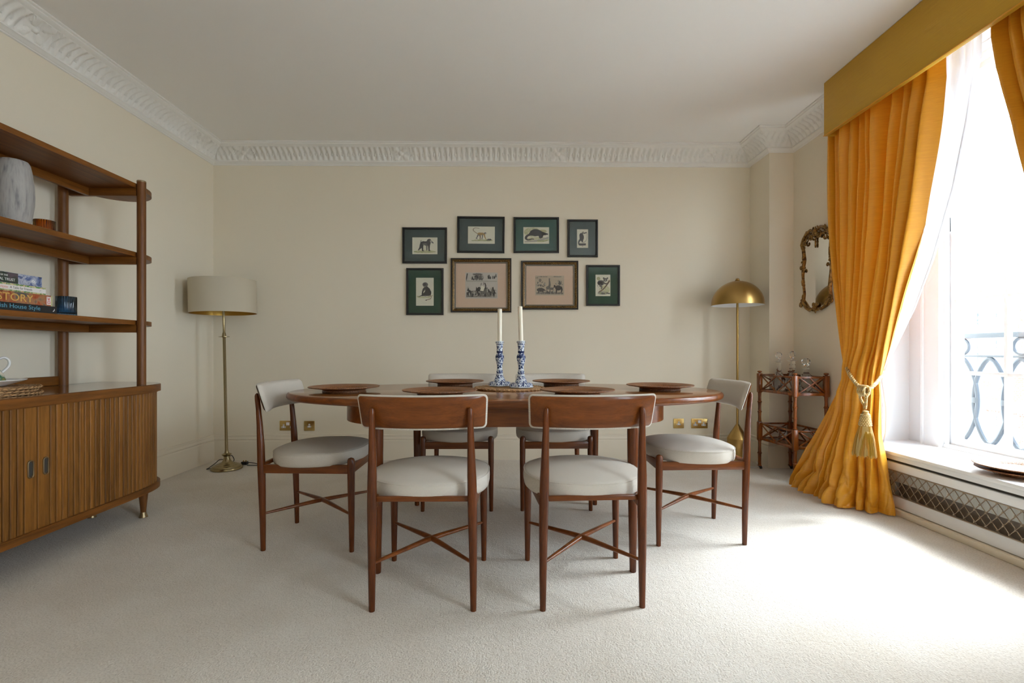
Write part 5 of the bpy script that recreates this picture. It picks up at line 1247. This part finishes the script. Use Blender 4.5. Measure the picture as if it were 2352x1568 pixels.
# ------------------------------------------------------------------ two-tier lattice cart
CL, CF, CR_, CBk = Vector((2.050, 3.905, 0)), Vector((2.100, 3.505, 0)), Vector((2.322, 3.495, 0)), Vector((2.300, 3.905, 0))
ct = thing('lattice_trolley', (2.19, 3.70, 0), 'two-tier faux bamboo trolley with crossed lattice sides below the gilt mirror', 'trolley')
O = Vector((2.19, 3.70, 0)); corners = [CL - O, CF - O, CR_ - O, CBk - O]
TIERS = ((0.632, 0.782), (0.243, 0.388))
for c in corners:
    ang = 0.12
    m_ = MB()
    for z0_, z1_ in TIERS: m_.box((c.x - 0.0165, c.y - 0.0165, z0_ - 0.008), (c.x + 0.0165, c.y + 0.0165, z1_ - 0.005), 0.003)
    def bamboo(z0_, z1_, n):
        pr_ = []; step_ = (z1_ - z0_) / n
        for k in range(n):
            b0 = z0_ + k * step_; pr_ += [(0.0165, b0), (0.0165, b0 + 0.003), (0.0125, b0 + 0.007), (0.0115, b0 + step_ * 0.5), (0.0130, b0 + step_ - 0.008), (0.0165, b0 + step_ - 0.004)]
        m_.lathe(pr_ + [(0.0165, z1_)], (c.x, c.y, 0), 18)
    bamboo(0.386, 0.626, 3); bamboo(0.028, 0.236, 2)
    m_.lathe([(0.009, 0.776), (0.009, 0.782), (0.0165, 0.785), (0.0175, 0.790), (0.014, 0.796), (0.004, 0.798)], (c.x, c.y, 0), 18)
    po = m_.build('post', 'cart_wood', ct)
    m_ = MB(); m_.tube([(c.x - 0.008 + 0.012, c.y, 0.0125), (c.x + 0.004 + 0.012, c.y, 0.0125)], 0.0122, 16); m_.box((c.x - 0.008, c.y - 0.007, 0.018), (c.x + 0.014, c.y + 0.007, 0.030), 0.003); m_.build('castor', 'black_plastic', po)
for ti, (z0_, z1_) in enumerate(TIERS):
    m_ = MB(); m_.prism([(c.x, c.y) for c in corners], z0_ + 0.004, z0_ + 0.014); m_.build('tray', 'cart_wood' , ct, smooth=False)
    for k in range(4):
        a, b_ = corners[k], corners[(k + 1) % 4]; d = (b_ - a).normalized(); A = a + d * 0.015; B = b_ - d * 0.015; L_ = (B - A).length
        m_ = MB()
        zt, zb = z1_ - 0.018, z0_ + 0.008
        m_.beam(A + Vector((0, 0, zt)), B + Vector((0, 0, zt)), 0.014, 0.014, 0.002); m_.beam(A + Vector((0, 0, zb)), B + Vector((0, 0, zb)), 0.016, 0.020, 0.002)
        if L_ > 0.3: sp = [(0, 0.5), (0.5, 1.0)]
        else: sp = [(0.0, 1.0)]
        q = []
        for f0, f1 in sp:
            q += [((f0, zb), (f1, zt)), ((f0, zt), (f1, zb))]
        if L_ <= 0.3: q = [((0.0, zb), (0.95, zt)), ((0.05, zt), (1.0, zb)), ((0.45, zt), (1.0, zb + 0.02))] if k == 1 else q
        for (fa, za), (fb, zb_) in q: m_.beam(A.lerp(B, fa) + Vector((0, 0, za)), A.lerp(B, fb) + Vector((0, 0, zb_)), 0.007, 0.009, 0.001)
        m_.build('lattice_panel', 'cart_wood', ct)
def decanter(loc, body, stopper, label, facet=0):
    d_ = thing('glass_decanter', loc, label, 'decanter', 0.3, 'cut glass decanters on the trolley')
    cut = lambda r, z, a: r * (1 + (0.07 * abs(sin(a * 9 + z * 60)) * abs(sin(z * 130)) if r > 0.025 else 0))
    m_ = MB()
    if facet: m_.lathe([(r_ * 1.15, z_) for r_, z_ in body], seg=facet)
    else: m_.lathe(body, seg=54, mod=cut)
    m_.build('body', 'crystal', d_, angle=25)
    m_ = MB(); m_.lathe(stopper, seg=10); m_.build('stopper', 'crystal', d_, angle=10)
tz = 0.6465
decanter((2.145, 3.795, tz), [(0.035, 0.0), (0.040, 0.003), (0.046, 0.03), (0.049, 0.055), (0.044, 0.085), (0.030, 0.12), (0.018, 0.15), (0.015, 0.20), (0.016, 0.222), (0.026, 0.225), (0.026, 0.229), (0.012, 0.229)], [(0.009, 0.228), (0.010, 0.238), (0.007, 0.246), (0.018, 0.258), (0.026, 0.274), (0.022, 0.292), (0.010, 0.301)], 'slender necked cut glass decanter, left of the three on the trolley')
decanter((2.205, 3.715, tz), [(0.041, 0.0), (0.046, 0.004), (0.046, 0.02), (0.042, 0.06), (0.034, 0.10), (0.024, 0.13), (0.019, 0.17), (0.022, 0.175), (0.019, 0.18), (0.019, 0.20), (0.022, 0.205), (0.019, 0.21), (0.019, 0.232), (0.033, 0.235), (0.033, 0.239), (0.012, 0.239)], [(0.009, 0.238), (0.011, 0.248), (0.008, 0.254), (0.018, 0.268), (0.022, 0.285), (0.016, 0.302), (0.006, 0.310)], 'ring necked glass decanter with the tallest stopper, middle of the three')
decanter((2.245, 3.608, tz), [(0.042, 0.0), (0.045, 0.003), (0.047, 0.06), (0.047, 0.115), (0.044, 0.128), (0.030, 0.138), (0.020, 0.150), (0.018, 0.175), (0.026, 0.178), (0.026, 0.184), (0.012, 0.184)], [(0.010, 0.183), (0.012, 0.192), (0.010, 0.198), (0.024, 0.210), (0.032, 0.228), (0.028, 0.246), (0.012, 0.256)], 'squat square glass decanter with a large round stopper, right of the three', 4)
jr = thing('small_jar', (2.175, 3.80, 0.258), 'small dark-topped glass jar on the lower tier of the trolley', 'jar')
m_ = MB(); m_.lathe([(0.026, 0.0), (0.030, 0.003), (0.030, 0.065), (0.022, 0.075)], seg=24); m_.build('glass_body', 'crystal', jr)
m_ = MB(); m_.lathe([(0.027, 0.074), (0.029, 0.078), (0.029, 0.094), (0.026, 0.098)], seg=24); m_.build('lid', 'black_plastic', jr)

# ------------------------------------------------------------------ pelmet, curtains, tieback
pm = thing('curtain_pelmet', (2.10, 2.28, 2.379), 'deep mustard silk covered pelmet box above the window', 'pelmet')
m_ = MB(); m_.box((0.0, -0.96, 0.0), (0.025, 0.905, 0.353), 0.003); m_.build('front_board', 'silk_pelmet', pm)
m_ = MB(); m_.box((0.025, 0.880, 0.0), (0.253, 0.905, 0.195), 0.003); m_.build('end_board', 'silk_pelmet', pm)
m_ = MB(); m_.box((0.025, -0.96, 0.0), (0.253, -0.935, 0.195), 0.003); m_.build('end_board', 'silk_pelmet', pm)
m_ = MB(); m_.box((0.025, -0.935, 0.192), (0.253, 0.880, 0.204), 0.001); m_.build('top_board', 'silk_pelmet', pm)
m_ = MB(); m_.tube([(-0.001, -0.96, 0.003), (-0.001, 0.905, 0.003)], 0.003, 8); m_.build('piping', 'silk_amber', pm)

def drape(name, levels, NU, folds, amp, zs, mat, wob=1.0, seed=0, hem=None, hem_faces=None, parent=None):
    """cloth hung along plan curves; levels = [(z, [(x, y), ...])] from the top down, folds displaced across the curve"""
    r = random.Random(seed); ph = [r.uniform(0, 2 * pi) for _ in range(6)]
    LV = sorted(levels, key=lambda l: l[0]); samp = [(z, crom([(x, y, 0) for x, y in pts], NU)) for z, pts in LV]
    m_ = MB(); rows = []
    for z in zs:
        i = 0
        while i < len(samp) - 2 and samp[i + 1][0] < z: i += 1
        za, zb = samp[i][0], samp[i + 1][0]; t = min(max((z - za) / (zb - za), 0), 1)
        base = [a.lerp(b_, t) for a, b_ in zip(samp[i][1], samp[i + 1][1])]
        A = interp(z, amp); row = []
        for k, p in enumerate(base):
            u = k / (NU - 1); q = base[min(k + 1, NU - 1)] - base[max(k - 1, 0)]; q.normalize(); nn = Vector((q.y, -q.x, 0))
            uu = u + 0.010 * wob * sin(z * 3.1 + ph[0] + u * 9) + 0.006 * wob * sin(z * 7.3 + ph[1] + u * 17)
            ua = max(uu, 0.0) ** 0.82 + 0.018 * sin(uu * 14 + ph[3]) + 0.010 * sin(uu * 31 + ph[4] + z * 1.2)
            f = 2.1 * abs(sin(pi * folds * ua + ph[2])) ** 0.75 - 1.1 + 0.45 * sin(2 * pi * folds * 0.31 * ua + ph[4] + z * 0.5) + 0.16 * sin(2 * pi * folds * 1.63 * ua + ph[5] + z)
            d = A * f
            dz = 0.0
            if hem: x_, dz = hem(u, z, f); d += x_
            row.append(m_.bm.verts.new((p.x + nn.x * d, p.y + nn.y * d, max(z + dz, 0.004))))
        rows.append(row)
    for a_, b_ in zip(rows, rows[1:]):
        for k in range(NU - 1): m_.face([a_[k], a_[k + 1], b_[k + 1], b_[k]], 1 if hem_faces and hem_faces(k / (NU - 1)) else 0)
    o_ = m_.build(name, [mat, 'voile_hem'] if hem_faces else mat, parent, angle=85)
    return o_
def lev(z, *pts): return (z, list(pts))
# outline of the amber curtain measured along the plane of the track
def YX(px, X): return at_x(px, X)
lv = [lev(2.60, (2.18, YX(1908, 2.18)), (2.20, 2.80), (2.22, YX(2164, 2.22))),
      lev(2.36, (2.18, YX(1907, 2.18)), (2.20, 2.80), (2.22, YX(2162, 2.22))),
      lev(2.05, (2.165, YX(1910, 2.165)), (2.195, 2.82), (2.21, YX(2138, 2.21))),
      lev(1.70, (2.155, YX(1914, 2.155)), (2.18, 2.86), (2.21, YX(2113, 2.21))),
      lev(1.45, (2.16, YX(1919, 2.16)), (2.17, 2.89), (2.21, YX(2092, 2.21))),
      lev(1.20, (2.165, YX(1928, 2.165)), (2.155, 2.93), (2.21, YX(2065, 2.21))),
      lev(1.00, (2.175, YX(1937, 2.175)), (2.145, 2.97), (2.21, YX(2043, 2.21))),
      lev(0.86, (2.19, YX(1945, 2.19)), (2.13, 3.02), (2.14, 2.90), (2.22, YX(2030, 2.22))),
      lev(0.78, (2.19, YX(1944, 2.19)), (2.125, 3.02), (2.135, 2.90), (2.22, YX(2023, 2.22))),
      lev(0.70, (2.185, YX(1934, 2.185)), (2.115, 3.04), (2.125, 2.90), (2.22, YX(2025, 2.22))),
      lev(0.58, (2.16, YX(1915, 2.16)), (2.13, 3.09), (2.135, 2.92), (2.22, YX(2024, 2.22))),
      lev(0.45, (2.125, YX(1893, 2.125)), (2.11, 3.15), (2.125, 2.93), (2.215, YX(2024, 2.215))),
      lev(0.30, (2.10, YX(1868, 2.10)), (2.075, 3.20), (2.095, 2.95), (2.19, 2.86), (2.225, YX(2036, 2.225))),
      lev(0.16, (2.06, YX(1844, 2.06)), (2.06, 3.22), (2.085, 2.97), (2.165, 2.86), (2.24, 2.80)),
      lev(0.06, (2.05, YX(1831, 2.05)), (2.035, 3.25), (2.06, 2.98), (2.14, 2.85), (2.25, 2.79)),
      lev(0.00, (2.045, YX(1827, 2.045)), (2.02, 3.26), (2.045, 2.99), (2.13, 2.85), (2.255, 2.79))]
amp = [(0.0, 0.030), (0.1, 0.030), (0.3, 0.028), (0.6, 0.020), (0.78, 0.012), (0.9, 0.014), (1.3, 0.024), (1.8, 0.034), (2.2, 0.040), (2.4, 0.034)]
zs = [2.56 - 0.02 * k for k in range(125)]; zs = [z for z in zs if z > 0.16] + [0.15 - 0.010 * k for k in range(15)]
def hem(u, z, f):
    if z > 0.42: return 0.0, 0.0
    t = (0.42 - z) / 0.42
    e = 1 - abs(sin(z * 17 + 2.6 * sin(u * 9) + u * 7)) ** 0.6; g = 1 - abs(sin(z * 31 - u * 29 + 1.7 * sin(u * 23))) ** 0.6
    wr = -0.030 * e * t ** 0.8 - 0.016 * g * t + 0.020 * sin(u * 13 + z * 9) * t + 0.030 * t ** 3
    wr *= min(1, u * 8 + 0.15) * min(1, (1 - u) * 8 + 0.15)
    return wr, (0.014 * sin(u * 34) * t + 0.009 * sin(u * 71 + 1) * t if z > 0.02 else 0.0)
cu = thing('silk_curtain', (0, 0, 0), 'amber silk curtain left of the window, gathered by a rope and pooling on carpet', 'curtain')
drape('drop', lv, 420, 11.0, amp, zs, 'silk_amber', 1.0, 4, hem, parent=cu)
# right hand curtain of the same window, mostly beyond the frame
lv2 = [lev(2.60, (2.20, YX(2300, 2.20)), (2.17, 1.75), (2.15, 1.40)), lev(2.36, (2.20, YX(2299, 2.20)), (2.17, 1.75), (2.15, 1.40)), lev(2.10, (2.20, YX(2326, 2.20)), (2.17, 1.72), (2.15, 1.40)),
       lev(1.90, (2.20, YX(2354, 2.20)), (2.17, 1.68), (2.15, 1.41)), lev(1.45, (2.20, 1.93), (2.17, 1.62), (2.15, 1.44)), lev(0.80, (2.20, 1.72), (2.12, 1.60), (2.17, 1.48)), lev(0.30, (2.22, 1.74), (2.10, 1.50), (2.10, 1.36)), lev(0.0, (2.24, 1.78), (2.08, 1.50), (2.06, 1.26))]
cu2 = thing('silk_curtain', (0, 0, 0), 'amber silk curtain at the right edge of the picture, right of the window', 'curtain')
drape('drop', lv2, 260, 9.0, amp, [2.56 - 0.03 * k for k in range(85)] + [0.015, 0.004], 'silk_amber', 1.0, 9, None, parent=cu2)
# voiles
lv3 = [lev(2.60, (2.285, 2.62), (2.29, 2.40), (2.30, YX(2254, 2.30))), lev(2.40, (2.285, 2.62), (2.29, 2.42), (2.30, YX(2252, 2.30))), lev(2.10, (2.285, 2.66), (2.29, 2.48), (2.30, YX(2228, 2.30))), lev(1.80, (2.285, 2.70), (2.29, 2.56), (2.30, YX(2195, 2.30))),
       lev(1.45, (2.285, 2.76), (2.29, 2.66), (2.30, YX(2145, 2.30))), lev(1.20, (2.28, 2.84), (2.285, 2.76), (2.30, YX(2103, 2.30))), lev(1.00, (2.275, 2.92), (2.28, 2.86), (2.29, YX(2062, 2.29))), lev(0.85, (2.265, 2.98), (2.27, 2.93), (2.27, YX(2034, 2.27))),
       lev(0.78, (2.26, 2.99), (2.26, 2.94), (2.26, YX(2026, 2.26))), lev(0.62, (2.255, 2.98), (2.255, 2.91), (2.255, YX(2037, 2.255))), lev(0.48, (2.25, 2.97), (2.25, 2.90), (2.25, YX(2036, 2.25))), lev(0.37, (2.25, 2.97), (2.25, 2.91), (2.25, YX(2027, 2.25)))]
ampv = [(0.3, 0.008), (0.8, 0.005), (1.2, 0.008), (2.4, 0.016)]
vo = drape('voile_curtain', lv3, 200, 6.5, ampv, [2.58 - 0.03 * k for k in range(74)], 'voile', 1.0, 12, hem_faces=lambda u: u > 0.955); tag(vo, 'sheer white voile panel draped behind the left amber curtain', 'curtain')
lv4 = [lev(2.60, (2.30, YX(2292, 2.30)), (2.29, 1.9), (2.285, 1.6)), lev(2.40, (2.30, YX(2296, 2.30)), (2.29, 1.9), (2.285, 1.6)), lev(2.10, (2.30, YX(2322, 2.30)), (2.29, 1.85), (2.285, 1.6)), lev(1.6, (2.30, 1.98), (2.29, 1.78), (2.285, 1.6)), lev(0.8, (2.27, 1.72), (2.27, 1.66), (2.27, 1.6)), lev(0.37, (2.26, 1.74), (2.26, 1.66), (2.26, 1.6))]
vo2 = drape('voile_curtain', lv4, 120, 5.0, ampv, [2.58 - 0.03 * k for k in range(74)], 'voile', 1.0, 15, hem_faces=lambda u: u < 0.07); tag(vo2, 'narrow sheer white voile edge beside the right amber curtain at frame edge', 'curtain')
# tieback rope, knot and tassel
tk = thing('curtain_tieback', (0, 0, 0), 'twisted gold and cream rope tieback with a big tassel around the left curtain', 'tieback')
def PT(px, py, X): y, z = at_xz(px, py, X); return Vector((X, y, z))
loop = crom([PT(1944, 812, 2.20), PT(1943, 832, 2.155), PT(1950, 857, 2.10), PT(1966, 880, 2.060), PT(1982, 893, 2.048), PT(2000, 890, 2.062), PT(2014, 878, 2.13), PT(2023, 866, 2.20), PT(2028, 852, 2.26), PT(2020, 846, 2.29)], 150)
def rope(mb_, path, r, tw, mi2=1):
    n = len(path)
    for st in range(3):
        pts = []
        for i, p in enumerate(path):
            t = (path[min(i + 1, n - 1)] - path[max(i - 1, 0)]).normalized(); u = t.orthogonal() if i == 0 else (u - t * u.dot(t)); u.normalize(); v = t.cross(u)
            a = i * tw + st * 2 * pi / 3; pts.append(p + (u * cos(a) + v * sin(a)) * r * 0.55)
        mb_.mi = st % 2 if mi2 else 0
        mb_.tube(pts, r * 0.62, 7)
m_ = MB(); rope(m_, loop, 0.0095, 0.55); m_.build('rope', ['rope_gold', 'rope_cream'], tk)
kc = PT(1985, 897, 2.030)
m_ = MB()
for k in range(4):
    yo = (k - 1.5) * 0.014; rope(m_, [kc + Vector((-0.016 * cos(a) - 0.004, yo, 0.026 * sin(a))) for a in [2 * pi * q / 30 for q in range(31)]], 0.0075, 0.5)
tcen = PT(1987, 930, 2.030)
rope(m_, crom([kc + Vector((0, 0.026, -0.015)), kc + Vector((-0.006, 0.022, -0.045)), tcen + Vector((0, 0.004, -0.005)), tcen + Vector((0, 0.0, -0.022))], 40), 0.007, 0.5)
rope(m_, crom([kc + Vector((0, -0.024, -0.015)), kc + Vector((-0.006, -0.022, -0.045)), tcen + Vector((0, -0.004, -0.005)), tcen + Vector((0, 0.0, -0.022))], 40), 0.007, 0.5)
m_.build('knot', ['rope_gold', 'rope_cream'], tk)
th = PT(1988, 950, 2.030); lean_t = Matrix.Translation(th) @ Matrix.Rotation(radians(2.5), 4, 'X')
m_ = MB(); n_r = 16
m_.lathe([(0.010, 0.018), (0.016, 0.014), (0.014, 0.008), (0.019, 0.002), (0.022, -0.010), (0.026, -0.030), (0.030, -0.055), (0.031, -0.066), (0.026, -0.072)], seg=32, M=lean_t)
m_.mi = 1
for r_ in range(7):
    for k in range(n_r):
        a = 2 * pi * (k + 0.5 * (r_ % 2)) / n_r; rr_ = 0.021 + 0.0016 * r_; z_ = -0.006 - r_ * 0.0095
        m_.blob((rr_ * cos(a), rr_ * sin(a), z_), 0.0040, 1, M=lean_t)
hd = m_.build('tassel_head', ['rope_gold', 'rope_cream'], tk)
m_ = MB(); rnd = random.Random(8)
m_.lathe([(0.026, -0.068), (0.036, -0.10), (0.046, -0.18), (0.050, -0.232)], seg=90, M=lean_t, mod=lambda r, z, a: r * (1 + 0.03 * sin(a * 45)))
for k in range(260):
    a = 2 * pi * k / 260 + rnd.uniform(-0.02, 0.02); e = rnd.uniform(-0.245, -0.225); s_ = rnd.uniform(0.96, 1.10)
    m_.tube([lean_t @ Vector((0.028 * cos(a), 0.028 * sin(a), -0.068)), lean_t @ Vector((0.042 * cos(a) * s_, 0.042 * sin(a) * s_, -0.14)), lean_t @ Vector((0.054 * cos(a) * s_, 0.054 * sin(a) * s_, e))], 0.0011, 4)
m_.build('tassel_fringe', 'tassel_threads', tk, angle=60)
